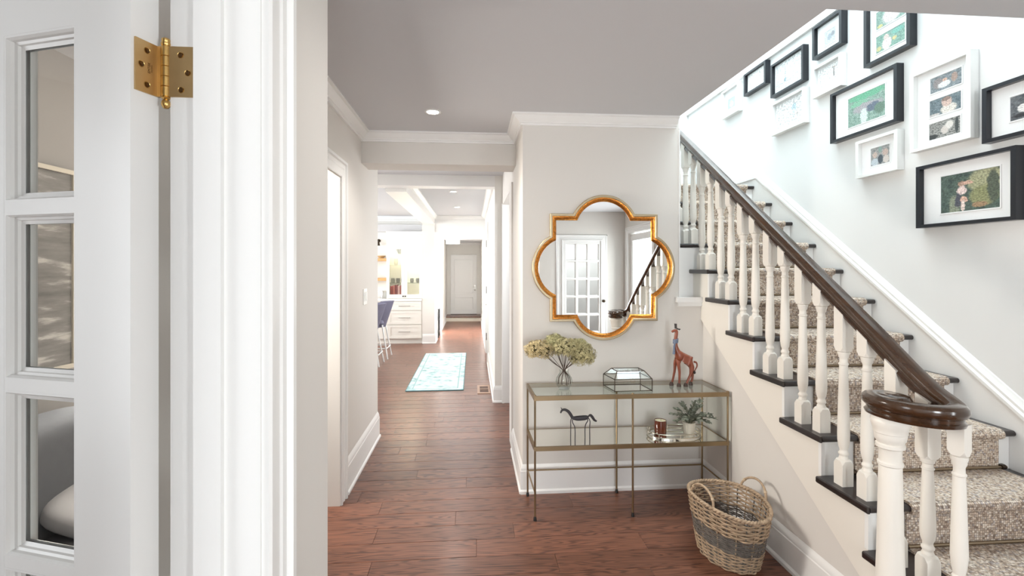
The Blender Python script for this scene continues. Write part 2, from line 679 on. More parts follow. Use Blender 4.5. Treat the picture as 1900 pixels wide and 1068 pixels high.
# hall and den side
wall('wall_left', M['wall'], (-0.52, -0.38, 0.912, 1.31, ZF, 2.46), (-0.52, -0.38, 0.05, 0.912, 2.06, 2.46),
     (-0.52, -0.38, -2.42, 0.05, ZF, 2.46), (-0.90, -0.52, 1.20, 1.31, ZF, 2.46))
wall('wall_hall_left', M['wall'], (-0.928, -0.818, 3.07, 4.27, ZF, 2.46), (-0.928, -0.818, 1.31, 2.15, ZF, 2.46),
     (-0.928, -0.818, 2.15, 3.07, 2.03, 2.46))
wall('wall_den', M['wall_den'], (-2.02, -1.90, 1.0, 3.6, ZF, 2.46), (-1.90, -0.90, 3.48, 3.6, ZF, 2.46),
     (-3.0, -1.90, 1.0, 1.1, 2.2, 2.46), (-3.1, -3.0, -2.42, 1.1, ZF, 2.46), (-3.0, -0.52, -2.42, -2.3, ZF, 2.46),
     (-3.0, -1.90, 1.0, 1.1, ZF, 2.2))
wall('wall_kitchen', M['wall_far'], (-6.1, -0.928, 4.15, 4.27, ZF, 2.46), (-6.1, -0.70 - 0.03, 9.83, 9.95, ZF, 2.46),
     (-0.97, -0.73, 9.45, 9.83, ZF, 2.46),
     (-6.1, -6.0, 4.27, 9.83, ZF, 0.5), (-6.1, -6.0, 4.27, 9.83, 2.4, 2.46), (-6.1, -6.0, 4.27, 4.6, 0.5, 2.4), (-6.1, -6.0, 9.4, 9.83, 0.5, 2.4))
wall('wall_far', M['wall_far'], (-0.85, 0.36, 13.9, 14.0, ZF, 2.46), (-0.85, -0.73, 11.4, 13.9, ZF, 2.46),
     (-0.85, -0.73, 9.95, 11.4, 2.02, 2.46), (-2.2, -0.85, 11.4, 11.5, ZF, 2.46), (-2.25, -2.15, 9.95, 11.5, ZF, 2.46))
# stairwell and foyer right
wall('wall_right', M['wall_stair'], (2.45, 2.55, 0.30, 6.0, ZF, 5.2), (1.36, 2.45, 5.35, 5.45, 2.0, 5.2),
     (1.355, 2.45, 1.66, 1.76, 2.76, 5.2))
wall('wall_entry', M['wall'], (2.75, 2.87, -0.95, 0.30, ZF, 2.46), (2.55, 2.87, 0.20, 0.30, ZF, 2.46),
     (2.75, 2.87, -2.42, -2.12, ZF, 2.46), (2.75, 2.87, -2.12, -0.95, 2.06, 2.46))
wall('wall_back', M['wall'], (1.18, 1.49, -2.42, -2.30, ZF, 2.46), (2.42, 2.75, -2.42, -2.30, ZF, 2.46),
     (1.49, 2.42, -2.42, -2.30, 2.05, 2.46), (-0.52, 1.18, -2.42, -2.30, 2.25, 2.46))
wall('wall_alcove', M['wall_den'], (-0.52, -0.25, -3.55, -3.45, ZF, 2.46), (0.95, 1.18, -3.55, -3.45, ZF, 2.46), (-0.52, 1.18, -3.55, -3.45, 2.3, 2.46),
     (-0.25, 0.95, -3.55, -3.45, ZF, 0.45), (-0.62, -0.52, -3.55, -2.42, ZF, 2.46), (1.18, 1.28, -3.55, -2.42, ZF, 2.46))
wall('wall_vestibule', M['wall_stair'], (1.18, 2.87, -3.95, -3.85, ZF, 2.46), (1.18, 1.28, -3.85, -3.55, ZF, 2.46), (2.75, 2.87, -3.85, -2.42, ZF, 2.46))
wall('ceiling', M['ceil'], (-3.1, 1.355, -3.95, 3.30, 2.46, 2.76), (1.355, 2.9, -3.95, 1.76, 2.46, 2.76), (-6.1, 1.355, 3.30, 9.65, 2.46, 2.76),
     (1.30, 2.55, 1.66, 2.2, 5.2, 5.3), (1.30, 2.55, 5.0, 6.0, 5.2, 5.3), (1.30, 1.45, 2.2, 5.0, 5.2, 5.3), (2.45, 2.55, 2.2, 5.0, 5.2, 5.3),
     (-2.3, 0.36, 9.65, 14.0, 2.16, 2.3))
# beams
wall('trim_1', M['wall'], (-0.818, 0.325, 3.65, 3.90, 2.235, 2.46))
wall('trim_2', M['trim'], (-6.0, 0.24, 5.27, 5.45, 2.34, 2.46))
wall('trim_3', M['trim'], (-0.96, -0.73, 5.45, 9.45, 2.30, 2.46))
wall('trim_4', M['trim'], (-0.73, 0.24, 9.47, 9.65, 2.14, 2.46))
bevelled = MB().sweep([(0, 0), (0.05, 0), (0.05, -0.02), (0.02, -0.06), (0, -0.06)], [(-0.73, 5.46, 2.46), (-0.73, 9.44, 2.46), (0.24, 9.45, 2.46), (0.24, 5.46, 2.46)][0:2])
struct(bevelled.build('trim_5', M['trim']))

# crown moulding
CROWN = [(0, 0), (0.072, 0), (0.072, -0.010), (0.064, -0.013), (0.058, -0.013), (0.050, -0.026), (0.034, -0.040), (0.024, -0.046),
         (0.024, -0.052), (0.014, -0.056), (0.014, -0.066), (0, -0.066)]


def crown(name, pts, s=1.0):
    mb = MB()
    mb.sweep([(a * s, b * s) for a, b in CROWN], pts)
    return struct(mb.build(name, M['trim'], smooth=25))


crown('trim_6', [(-0.818, 1.32, CZ), (-0.818, 3.65, CZ), (0.325, 3.65, CZ), (0.325, 3.15, CZ), (1.355, 3.15, CZ)])
crown('trim_7', [(0.24, 9.47, CZ), (0.24, 5.46, CZ)])
crown('trim_8', [(-0.73, 13.9, 2.16), (0.24, 13.9, 2.16)], 0.9)
crown('trim_9', [(-0.73, 9.47, CZ), (0.24, 9.47, CZ)], 1.3)
crown('trim_10', [(-0.38, -2.3, CZ), (-0.38, 1.30, CZ)])
crown('trim_11', [(-6.0, 9.83, CZ), (-0.97, 9.83, CZ)], 1.2)

# baseboards
BASE = [(0, 0), (0.024, 0), (0.024, 0.018), (0.018, 0.026), (0.015, 0.028), (0.015, 0.145), (0.012, 0.150), (0.012, 0.158), (0.008, 0.172), (0.003, 0.180), (0.0, 0.187)]


def baseboard(name, pts, h=1.0):
    mb = MB()
    mb.sweep([(a, b * (h if b > 0.1 else 1) + ZF) for a, b in BASE], [(x, y, 0) for x, y in pts])
    return struct(mb.build(name, M['trim'], smooth=25))


baseboard('baseboard_left', [(-0.818, 3.20), (-0.818, 4.27), (-0.928, 4.27)], 1.22)
baseboard('baseboard_front', [(0.325, 3.88), (0.325, 3.15), (1.545, 3.15), (1.545, 1.10)][::1])
baseboard('baseboard_hall_right', [(0.24, 7.40), (0.24, 5.27), (0.315, 5.27)])
baseboard('baseboard_far_right', [(0.24, 13.88), (0.24, 8.40)])
baseboard('baseboard_kitchen', [(-0.965, 9.45), (-0.73, 9.45), (-0.73, 9.95)])
baseboard('baseboard_far_left', [(-0.73, 11.48), (-0.73, 13.3)])
baseboard('baseboard_foyer', [(-0.38, 1.02), (-0.38, 1.31), (-0.6, 1.31)])
baseboard('baseboard_right', [(2.75, -0.97 + 0.05), (2.75, -0.98 + 0.04)][::-1] + [(2.75, -0.99)])
baseboard('baseboard_back', [(2.54, -2.30), (2.75, -2.30)][::1])

# door casings: profile (a across from the opening, b proud of the wall)
CASE = [(0, 0), (0, 0.014), (0.006, 0.018), (0.014, 0.018), (0.018, 0.013), (0.052, 0.013), (0.058, 0.017), (0.066, 0.017), (0.070, 0.014),
        (0.084, 0.014), (0.088, 0.026), (0.104, 0.026), (0.108, 0.020), (0.108, 0)]


def casing(name, pts, up, m=None, w=1.0):
    mb = MB()
    mb.sweep([(a * w, b) for a, b in CASE], pts, up)
    return struct(mb.build(name, m or M['trim'], smooth=20))


# French-door jamb in the near left wall (the deep reveal, its stop and the casing)
mb = MB()
mb.box(-0.527, -0.378, 0.900, 0.912, ZF, 2.06)
mb.box(-0.486, -0.440, 0.888, 0.900, ZF, 2.05)
mb.box(-0.531, -0.527, 0.901, 0.912, ZF, 2.06)
mb.box(-0.527, -0.378, 0.050, 0.062, ZF, 2.06)
mb.box(-0.527, -0.378, 0.062, 0.900, 2.045, 2.06)
struct(mb.build('trim_12', M['trim']))
casing('trim_13', [(-0.38, 0.906, ZF), (-0.38, 0.906, 2.056), (-0.38, 0.054, 2.056), (-0.38, 0.054, ZF)], (1, 0, 0))
# doorway in the left hall wall
mb = MB()
mb.box(-0.933, -0.813, 3.058, 3.07, ZF, 2.03)
mb.box(-0.933, -0.813, 2.15, 2.162, ZF, 2.03)
mb.box(-0.933, -0.813, 2.162, 3.058, 2.018, 2.03)
struct(mb.build('trim_14', M['wall']))
casing('trim_15', [(-0.818, 3.065, ZF), (-0.818, 3.065, 2.025), (-0.818, 2.155, 2.025), (-0.818, 2.155, ZF)], (1, 0, 0))
# flat casing where the mirror wall ends and the doorway to the side room begins
mb = MB()
mb.box(0.312, 0.325, 3.90, 4.10, ZF, 2.155)
mb.box(0.312, 0.452, 4.10, 4.112, ZF, 2.155)
mb.box(0.325, 0.445, 4.10, 5.27, 2.143, 2.155)
struct(mb.build('trim_16', M['wall']))
mb = MB()
mb.box(0.315, 0.445, 5.235, 5.27, ZF, 2.155)
mb.box(0.318, 0.34, 5.222, 5.236, ZF, 2.155)
mb.box(0.418, 0.442, 5.222, 5.236, ZF, 2.155)
struct(mb.build('trim_17', M['trim']))
# end cap and little sill where the mirror wall steps down under the stair
mb = MB()
mb.box(1.352, 1.545, 3.118, 3.15, 1.235, 1.268)
mb.box(1.366, 1.545, 3.130, 3.15, 1.208, 1.235)
mb.box(1.378, 1.545, 3.15, 3.27, 1.235, 1.262)
struct(mb.build('trim_18', M['trim']))
B('trim_19', M['trim'], 1.376, 1.384, 3.146, 3.274, 1.262, 2.39)
struct(bpy.data.objects['trim_19'])
# right stair wall: skirt board with moulded cap, and the high ledge
NOSE = lambda w: 0.553 + (w - 1.732) * 0.7087
ws = [0.95, 4.02]
mb = MB()
mb.prism([(0.95, ZF), (0.95, NOSE(0.95) + 0.085), (3.98, NOSE(3.98) + 0.085), (5.35, NOSE(3.98) + 0.085), (5.35, 2.1), (4.0, 1.6)], 'x', 2.432, 2.45)
mb.sweep([(0, 0), (0.030, 0), (0.030, 0.016), (0.022, 0.026), (0.022, 0.040), (0.012, 0.052), (0.006, 0.066), (0, 0.070)][::-1],
         [(2.45, 5.35, NOSE(3.98) + 0.085), (2.45, 3.98, NOSE(3.98) + 0.085), (2.45, 0.95, NOSE(0.95) + 0.085)], (0, 0, 1))
struct(mb.build('trim_20', M['trim'], smooth=25))
struct(MB().box(2.425, 2.45, 2.75, 5.35, 3.19, 3.30).build('trim_21', M['trim']))


# ------------------------------------------------------------------ French doors
def french_door(name, label, W_, y_t, cols=3, rows=5, ow=0.172, oh=0.301, mw=0.022, mh=0.0195, x0=0.016, stile=0.121, top=1.888, H=2.03, knob=True):
    root = thing(name, label, None)
    root['kind'] = 'structure'
    n = cols * ow + (cols - 1) * mw
    xl, xr = x0 + stile, x0 + stile + n
    z1 = top
    z0 = top - rows * oh - (rows - 1) * mh
    D = M['door']
    B('stile', D, x0, xl, 0, y_t, 0.012, H, root)
    B('stile', D, xr, xr + stile, 0, y_t, 0.012, H, root)
    B('rail', D, xl, xr, 0, y_t, z1, H, root)
    B('rail', D, xl, xr, 0, y_t, 0.012, z0, root)
    for i in range(1, cols):
        a = xl + i * ow + (i - 1) * mw
        B('muntin', D, a, a + mw, 0, y_t, z0, z1, root)
    for j in range(1, rows):
        b = z0 + j * oh + (j - 1) * mh
        B('muntin', D, xl, xr, 0.0006, y_t - 0.0006, b, b + mh, root)
    # stepped sticking round each light, and the pane in it
    mb = MB()
    st = [(0, 0.0), (0.004, 0.0), (0.007, 0.005), (0.0075, 0.011), (0.012, 0.013), (0.0125, 0.018), (0.019, 0.021)]
    for sgn, ys in ((1, y_t), (-1, 0)):
        rs = []
        for i, d in st:
            y = ys - sgn * (d + 0.0004)
            rs.append([(i, y, i), (ow - i, y, i), (ow - i, y, oh - i), (i, y, oh - i)])
        mb.rings(rs, False)
    stick = mb.mesh('moulding', D)
    pane = MB().box(0.0185, ow - 0.0185, y_t / 2 - 0.003, y_t / 2 + 0.003, 0.0185, oh - 0.0185).mesh('pane', M['pane'])
    for i in range(cols):
        for j in range(rows):
            p = (xl + i * (ow + mw), 0, z0 + j * (oh + mh))
            inst('pane', pane, root, p)
            inst('moulding', stick, root, p)
    if knob:
        for s_, y in ((1, y_t), (-1, 0)):
            mb = MB()
            mb.lathe([(0.028, 0), (0.028, 0.006), (0.010, 0.010), (0.010, 0.030), (0.022, 0.040), (0.027, 0.052), (0.022, 0.064), (0.006, 0.068)], n=20)
            mb.v = [(xr + stile * 0.5 + a, y + s_ * c_, 0.86 + b) for a, b, c_ in mb.v]
            tag(mb.build('knob', M['bronze_dark'], root, 40), 'dark round door knob')
    return root


TH = math.radians(18.5)
d1 = french_door('door_1', 'white French door standing open at the left with a brass hinge', 0.8, 0.050, top=1.888)
d1.location = (-0.538, 0.90, 0)
d1.rotation_euler = (0, 0, PI - TH)

# brass butt hinge: barrel, one leaf on the door edge, one on the jamb, six screws
HZ, HH = 1.813, 0.0885
hinge = thing('hinge', 'satin brass butt hinge with ball-tipped pin', None)
hinge.parent = d1
del hinge['label']
hinge['label'] = 'satin brass butt hinge with ball-tipped pin'
r_ = 0.0074
prof = []
zb = -HH / 2
seg = HH / 5
prof += [(0.0005, zb - 0.021), (0.004, zb - 0.020), (0.0068, zb - 0.016), (0.0074, zb - 0.012), (0.0066, zb - 0.008), (0.004, zb - 0.005), (0.0055, zb - 0.0035), (0.0076, zb - 0.002)]
for i in range(5):
    a = zb + i * seg
    prof += [(r_ - 0.0012, a), (r_, a + 0.0008), (r_, a + seg - 0.0008), (r_ - 0.0012, a + seg)]
    if i in (0, 3):
        prof += [(r_ + 0.0006, a + seg + 0.0005), (r_ + 0.0006, a + seg + 0.002), (r_ - 0.001, a + seg + 0.0025)]
zt = HH / 2
prof += [(0.0076, zt + 0.002), (0.0076, zt + 0.006), (0.006, zt + 0.007), (0.007, zt + 0.010), (0.0066, zt + 0.013), (0.003, zt + 0.0155), (0.0005, zt + 0.016)]
prof = [p for i, p in enumerate(prof) if i == 0 or p[1] >= prof[i - 1][1] - 1e-9]
kn = MB().lathe(prof, (0.0, 0.0, HZ), 20).build('knuckle', M['brass'], hinge, 35)


def screw(mb_, cx, cy, cz, nx, ny):
    pass


# door leaf lies on the hinge edge of the door (local x just inside x0), jamb leaf is fixed to the jamb
leaf = MB()
leaf.prism([(0.004, HZ - HH / 2), (0.044, HZ - HH / 2), (0.044, HZ + HH / 2), (0.004, HZ + HH / 2)], 'x', 0.0125, 0.0158)
leaf.prism([(-0.001, HZ - HH / 2), (0.005, HZ - HH / 2), (0.005, HZ + HH / 2), (-0.001, HZ + HH / 2)], 'x', 0.006, 0.0150)
lo = leaf.build('leaf', M['brass_worn'], hinge)
scr = MB().lathe([(0.0043, 0), (0.0040, 0.0011), (0.0018, 0.0006), (0.0002, 0.0002)], n=14)
smesh = scr.mesh('screw', M['brass_dark'], 40)
rim = MB().lathe([(0.0056, 0.0), (0.0052, 0.0007), (0.0043, 0.0002)], n=16, caps=False).mesh('screw_recess', M['brass'], 40)
for y, z in ((0.024, HH * 0.32), (0.034, 0.002), (0.024, -HH * 0.34)):
    for me in (smesh, rim):
        o = inst(me.name, me, hinge, (0.0124, y, HZ + z))
        o.rotation_euler = (0, -PI / 2, 0)
inv = Matrix.Translation((-0.538, 0.90, 0)) @ Matrix.Rotation(PI - TH, 4, 'Z')
inv = inv.inverted()
jl = MB()
jl.box(-0.534, -0.489, 0.8972, 0.8998, HZ - HH / 2, HZ + HH / 2)
jl.v = [tuple(inv @ Vector(v)) for v in jl.v]
jl.build('leaf', M['brass_worn'], hinge)
for x, z in ((-0.512, HH * 0.33), (-0.500, -0.002), (-0.511, -HH * 0.36)):
    for me in (smesh, rim):
        o = inst(me.name, me, hinge)
        o.matrix_local = inv @ Matrix.Translation((x, 0.8971, HZ + z)) @ Matrix.Rotation(PI / 2, 4, 'X')
# stamped maker's letters on the door leaf
for txt, size, y in (('EMTEK', 0.0062, 0.0185), ('SOLID BRASS', 0.0022, 0.0150)):
    cu = bpy.data.curves.new('stamped_lettering', 'FONT')
    cu.body = txt
    cu.size = size
    cu.align_x = 'CENTER'
    cu.extrude = 0.0001
    cu.materials.append(M['brass_dark'])
    o = bpy.data.objects.new('stamped_lettering', cu)
    C.objects.link(o)
    o.parent = hinge
    # letters read upwards, facing the hinge side
    o.matrix_local = Matrix(((0, 0, -1, 0.0123), (0, 1, 0, y), (1, 0, 0, HZ), (0, 0, 0, 1))) if False else \
        Matrix.Translation((0.0123, y, HZ)) @ Matrix(((0, 0, -1, 0), (0, 1, 0, 0), (1, 0, 0, 0), (0, 0, 0, 1)))

# second French door, in the wall behind the viewpoint (seen in the mirror)
d2 = french_door('door_2', 'white fifteen-light French door seen in the mirror', 0.9, 0.045, ow=0.190, x0=0.0, stile=0.150, knob=True)
d2.location = (1.505, -2.335, 0)
casing('trim_22', [(2.405, -2.30, ZF), (2.405, -2.30, 2.045), (1.50, -2.30, 2.045), (1.50, -2.30, ZF)], (0, 1, 0))
# grey closet panels in the alcove beside it, and an added window for the fill light
mb = MB()
struct(B('added_window_1', M['trim'], -0.25, 0.95, -3.54, -3.50, 0.45, 0.50))
for x in (-0.25, 0.13, 0.52, 0.90):
    B('added_window_frame', M['trim'], x, x + 0.05, -3.54, -3.50, 0.50, 2.25, bpy.data.objects['added_window_1'])
B('added_window_frame', M['trim'], -0.25, 0.95, -3.54, -3.50, 2.25, 2.30, bpy.data.objects['added_window_1'])
# glazed entry in the right wall
w2 = struct(B('door_3', M['door'], 2.79, 2.83, -2.12, -2.00, ZF, 2.04), 'white glazed entry door by the stair foot')
B('stile', M['door'], 2.79, 2.83, -1.07, -0.95, ZF, 2.04, w2)
B('rail', M['door'], 2.79, 2.83, -2.00, -1.07, 1.93, 2.04, w2)
B('rail', M['door'], 2.79, 2.83, -2.00, -1.07, ZF, 0.22, w2)
B('pane', M['pane'], 2.807, 2.813, -2.00, -1.07, 0.22, 1.93, w2)
casing('trim_23', [(2.75, -0.95, ZF), (2.75, -0.95, 2.06), (2.75, -2.12, 2.06), (2.75, -2.12, ZF)][::-1], (-1, 0, 0))
# added kitchen window frame, unseen, round the opening for the fill light
kw = struct(B('added_window_2', M['trim'], -6.06, -6.0, 4.6, 9.4, 0.5, 0.56))
for y in (4.6, 6.17, 7.75, 9.34):
    B('added_window_frame', M['trim'], -6.06, -6.0, y, y + 0.06, 0.56, 2.4, kw)
B('added_window_frame', M['trim'], -6.06, -6.0, 4.6, 9.4, 2.34, 2.4, kw)

# ------------------------------------------------------------------ den seen through the panes
pt = thing('seascape_painting', 'pale grey seascape painting seen through the French door panes', 'painting', (-1.9, 2.35, 1.5))


def seascape():
    m = bpy.data.materials.new('grey_seascape_print')
    m.use_nodes = True
    nt = m.node_tree
    N, L = nt.nodes, nt.links
    b = N['Principled BSDF']
    tc = N.new('ShaderNodeTexCoord')
    mp = N.new('ShaderNodeMapping')
    mp.inputs['Scale'].default_value = (1, 1.3, 9)
    L.new(tc.outputs['Object'], mp.inputs[0])
    n = N.new('ShaderNodeTexNoise')
    n.inputs['Scale'].default_value = 1.8
    n.inputs['Detail'].default_value = 7
    n.inputs['Roughness'].default_value = 0.62
    L.new(mp.outputs[0], n.inputs['Vector'])
    cr = N.new('ShaderNodeValToRGB')
    e = cr.color_ramp.elements
    e[0].position = 0.30
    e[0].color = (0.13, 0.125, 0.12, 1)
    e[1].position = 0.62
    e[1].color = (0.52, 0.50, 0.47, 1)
    x = cr.color_ramp.elements.new(0.53)
    x.color = (0.24, 0.23, 0.22, 1)
    L.new(n.outputs[0], cr.inputs[0])
    L.new(cr.outputs[0], b.inputs['Base Color'])
    b.inputs['Roughness'].default_value = 0.6
    return m


MB().box(0.004, 0.028, -0.78, 0.10, -0.50, 0.42).build('canvas', seascape(), pt)
fr = MB()
fr.sweep([(0, 0), (0.02, 0), (0.02, 0.035), (0, 0.035)], [(0.002, -0.78, -0.50), (0.002, -0.78, 0.42), (0.002, 0.10, 0.42), (0.002, 0.10, -0.50)], (1, 0, 0), closed=True)
fr.build('frame', mat('pale_frame_wood', (0.62, 0.57, 0.48), 0.5), pt)

sofa = thing('sofa', 'pale grey sofa half seen through the lower French door pane', 'sofa', (-1.86, 1.98, 0))
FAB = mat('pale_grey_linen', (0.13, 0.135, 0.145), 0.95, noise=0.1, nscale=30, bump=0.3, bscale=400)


def cushion_mesh(name, a, b, c, m, e=2.6, n=20):
    mb = MB()
    rs = []
    for j in range(1, n):
        th = -PI / 2 + PI * j / n
        r = []
        for k in range(28):
            ph = 2 * PI * k / 28
            f = lambda x: math.copysign(abs(x) ** (2 / e), x)
            r.append((a * f(math.cos(th)) * f(math.cos(ph)), b * f(math.cos(th)) * f(math.sin(ph)), c * f(math.sin(th))))
        rs.append(r)
    mb.rings(rs, True)
    return mb.mesh(name, m, 60)


inst('seat_cushion', cushion_mesh('seat_cushion', 0.42, 0.46, 0.10, FAB, 6), sofa, (0.45, 0, 0.34))
inst('back_cushion', cushion_mesh('back_cushion', 0.13, 0.46, 0.24, FAB, 5), sofa, (0.13, 0, 0.62))
inst('arm', cushion_mesh('arm', 0.42, 0.10, 0.28, FAB, 6), sofa, (0.45, 0.54, 0.30))
inst('arm', cushion_mesh('arm', 0.42, 0.10, 0.28, FAB, 6), sofa, (0.45, -0.54, 0.30))
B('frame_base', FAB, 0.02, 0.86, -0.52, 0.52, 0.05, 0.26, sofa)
for a, b in ((0.08, -0.5), (0.80, -0.5), (0.08, 0.5), (0.80, 0.5)):
    MB().lathe([(0.018, 0), (0.026, 0.06)], (a, b, ZF), 12).build('leg', M['espresso'], sofa)
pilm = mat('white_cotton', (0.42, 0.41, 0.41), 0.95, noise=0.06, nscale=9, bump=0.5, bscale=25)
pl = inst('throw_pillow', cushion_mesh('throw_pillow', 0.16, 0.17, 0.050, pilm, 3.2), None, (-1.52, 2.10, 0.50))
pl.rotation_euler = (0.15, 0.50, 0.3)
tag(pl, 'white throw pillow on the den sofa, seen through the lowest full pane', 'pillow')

# ------------------------------------------------------------------ staircase
NW = lambda n: 1.732 + 0.254 * (n - 3)
NZ = lambda n: 0.553 + 0.18 * (n - 3)
st = thing('staircase', 'white staircase with espresso treads rising along the right wall', 'staircase', (2.0, 1.2, ZF))
ox, oy, oz = st.location


def nosed(w0, w1, z1, t=0.027):
    """tread section in (w,z) with a rounded nose at w0"""
    pts = [(w1, z1), (w0 + 0.013, z1)]
    for k in range(1, 8):
        a = PI / 2 + PI * k / 8
        pts.append((w0 + 0.0135 + 0.0135 * math.cos(a), z1 - 0.0135 + 0.0135 * math.sin(a)))
    pts += [(w0 + 0.013, z1 - t), (w1, z1 - t)]
    return pts


for n in range(1, 13):
    w0, z1 = NW(n), NZ(n)
    w1 = NW(n + 1) + 0.028 if n < 12 else 5.35
    u0 = 1.50
    if n >= 9:
        u0 = 1.365
    if n == 1:
        mb = MB()
        pts = [(2.43, w1), (2.43, w0)]
        pts += [(1.50, w0)]
        for k in range(1, 13):
            a = -PI / 2 - PI * k / 12
            pts.append((1.44 + 0.2 * math.cos(a), 1.43 + 0.205 * math.sin(a)))
        pts += [(1.52, 1.635), (1.52, w1)]
        mb.prism(pts, 'z', z1 - 0.027, z1)
    else:
        mb = MB().prism(nosed(w0, w1, z1), 'x', u0 + 0.0125, 2.43)
        # return nosing at the open end
        mb.prism([(u0, z1 - 0.004), (u0 + 0.004, z1), (u0 + 0.013, z1), (u0 + 0.013, z1 - 0.027), (u0 + 0.004, z1 - 0.027), (u0, z1 - 0.022)], 'y', w0 + 0.004, w1 - 0.0 if n < 12 else w1)
    mb.v = [(a - ox, b - oy, c - oz) for a, b, c in mb.v]
    mb.build('tread', M['espresso'], st, 40)
    zb_ = NZ(n - 1) if n > 1 else ZF
    mb = MB().box(1.528 if n < 9 else 1.372, 2.43, w0 + 0.030, w0 + 0.048, zb_ + (0.0005 if n > 1 else 0), z1 - 0.0275)
    mb.v = [(a - ox, b - oy, c - oz) for a, b, c in mb.v]
    mb.build('riser', M['trim'], st)
# stepped stringer with its sloping lower edge, and the plastered wall below it
SEAM = lambda w: 0.245 + 0.65 * (w - 1.805)


def stepped(w_end):
    up = [(1.27, ZF)]
    for n in range(1, 13):
        wr = NW(n) + 0.0325
        if wr > w_end:
            break
        z = NZ(n) - 0.0278
        zp = NZ(n - 1) - 0.0278 if n > 1 else ZF
        up += [(wr, zp), (wr, z)]
    up = up[1:]
    up.append((w_end, up[-1][1]))
    return up


up = stepped(3.149)
w_f = 1.805 + (ZF - 0.245) / 0.65
mb = MB().prism(up + [(3.149, SEAM(3.149)), (w_f, ZF)], 'x', 1.529, 1.5445)
mb.v = [(a - ox, b - oy, c - oz) for a, b, c in mb.v]
mb.build('stringer', M['baluster'], st)
mb = MB().prism([(w_f + 0.03, ZF)] + [(3.149, ZF), (3.149, SEAM(3.149) + 0.04), (w_f + 0.03, SEAM(w_f + 0.03) + 0.02)], 'x', 1.545, 1.60)
mb.prism([(1.30, ZF)] + stepped(5.3)[0:] + [(5.3, ZF)], 'x', 1.5448, 1.56)
struct(mb.build('wall_stair', M['wall']))
wall('wall_landing', M['trim'], (1.378, 1.530, 3.262, 3.282, 1.262, 1.602))

mb = MB().box(1.529, 1.5446, 3.1495, 3.262, 1.262, 1.425)
mb.v = [(a - ox, b - oy, c - oz) for a, b, c in mb.v]
mb.build('stringer', M['baluster'], st)

# balustrade
rl = thing('stair_railing', 'dark walnut stair handrail with turned white balusters and volute newel', 'stair railing', (1.56, 1.5, 0.193))
rx, ry, rz0 = rl.location


def rlb(mb, name, m, sm=None):
    mb.v = [(a - rx, b - ry, c - rz0) for a, b, c in mb.v]
    return mb.build(name, m, rl, sm)


RB = lambda w: 1.04 + 0.70 * (w - 1.591)
RAILP = [(-0.020, 0), (0.020, 0), (0.023, 0.009), (0.016, 0.015), (0.017, 0.025), (0.027, 0.034), (0.031, 0.046), (0.029, 0.057), (0.020, 0.066), (0.0, 0.070),
         (-0.020, 0.066), (-0.029, 0.057), (-0.031, 0.046), (-0.027, 0.034), (-0.017, 0.025), (-0.016, 0.015), (-0.023, 0.009)]


def catmull(P, n=6):
    out = []
    P = [Vector(p) for p in P]
    for i in range(len(P) - 1):
        p0, p1, p2, p3 = P[max(i - 1, 0)], P[i], P[i + 1], P[min(i + 2, len(P) - 1)]
        for k in range(n):
            t = k / n
            out.append(0.5 * ((2 * p1) + (p2 - p0) * t + (2 * p0 - 5 * p1 + 4 * p2 - p3) * t * t + (3 * p1 - p0 - 3 * p2 + p3) * t ** 3))
    out.append(P[-1])
    return out


vb = 0.966
path = [(1.56, w, RB(w)) for w in (4.35, 3.4, 2.6, 2.0, 1.80)]
path += [(1.561, 1.70, 1.112), (1.562, 1.62, 1.052), (1.566, 1.545, 1.002), (1.566, 1.485, 0.976), (1.552, 1.437, 0.963), (1.512, 1.406, vb), (1.460, 1.410, vb), (1.413, 1.444, vb), (1.384, 1.497, vb),
         (1.380, 1.556, vb), (1.400, 1.600, vb), (1.436, 1.604, vb), (1.458, 1.582, vb)]
cp = catmull(path, 5)
mb = MB()
mb.sweep(RAILP, [tuple(p) for p in cp], flat=False)
# the eye of the volute, closing the scroll over the newel
mb.lathe([(0.050, 0.004), (0.056, 0.040), (0.056, 0.056), (0.049, 0.0665), (0.034, 0.0712), (0.020, 0.0702), (0.016, 0.0735), (0.002, 0.0740)], (1.428, 1.546, vb), 28)
rlb(mb, 'handrail', M['rail'], 32)


def oct_ring(s, c, z):
    h = s / 2
    return [(-h + c, -h, z), (h - c, -h, z), (h, -h + c, z), (h, h - c, z), (h - c, h, z), (-h + c, h, z), (-h, h - c, z), (-h, -h + c, z)]


def rnd_ring(r, z, n=8):
    return [(r * math.cos(2 * PI * (k + 0.5) / n - PI * 5 / 8), r * math.sin(2 * PI * (k + 0.5) / n - PI * 5 / 8), z) for k in range(n)]


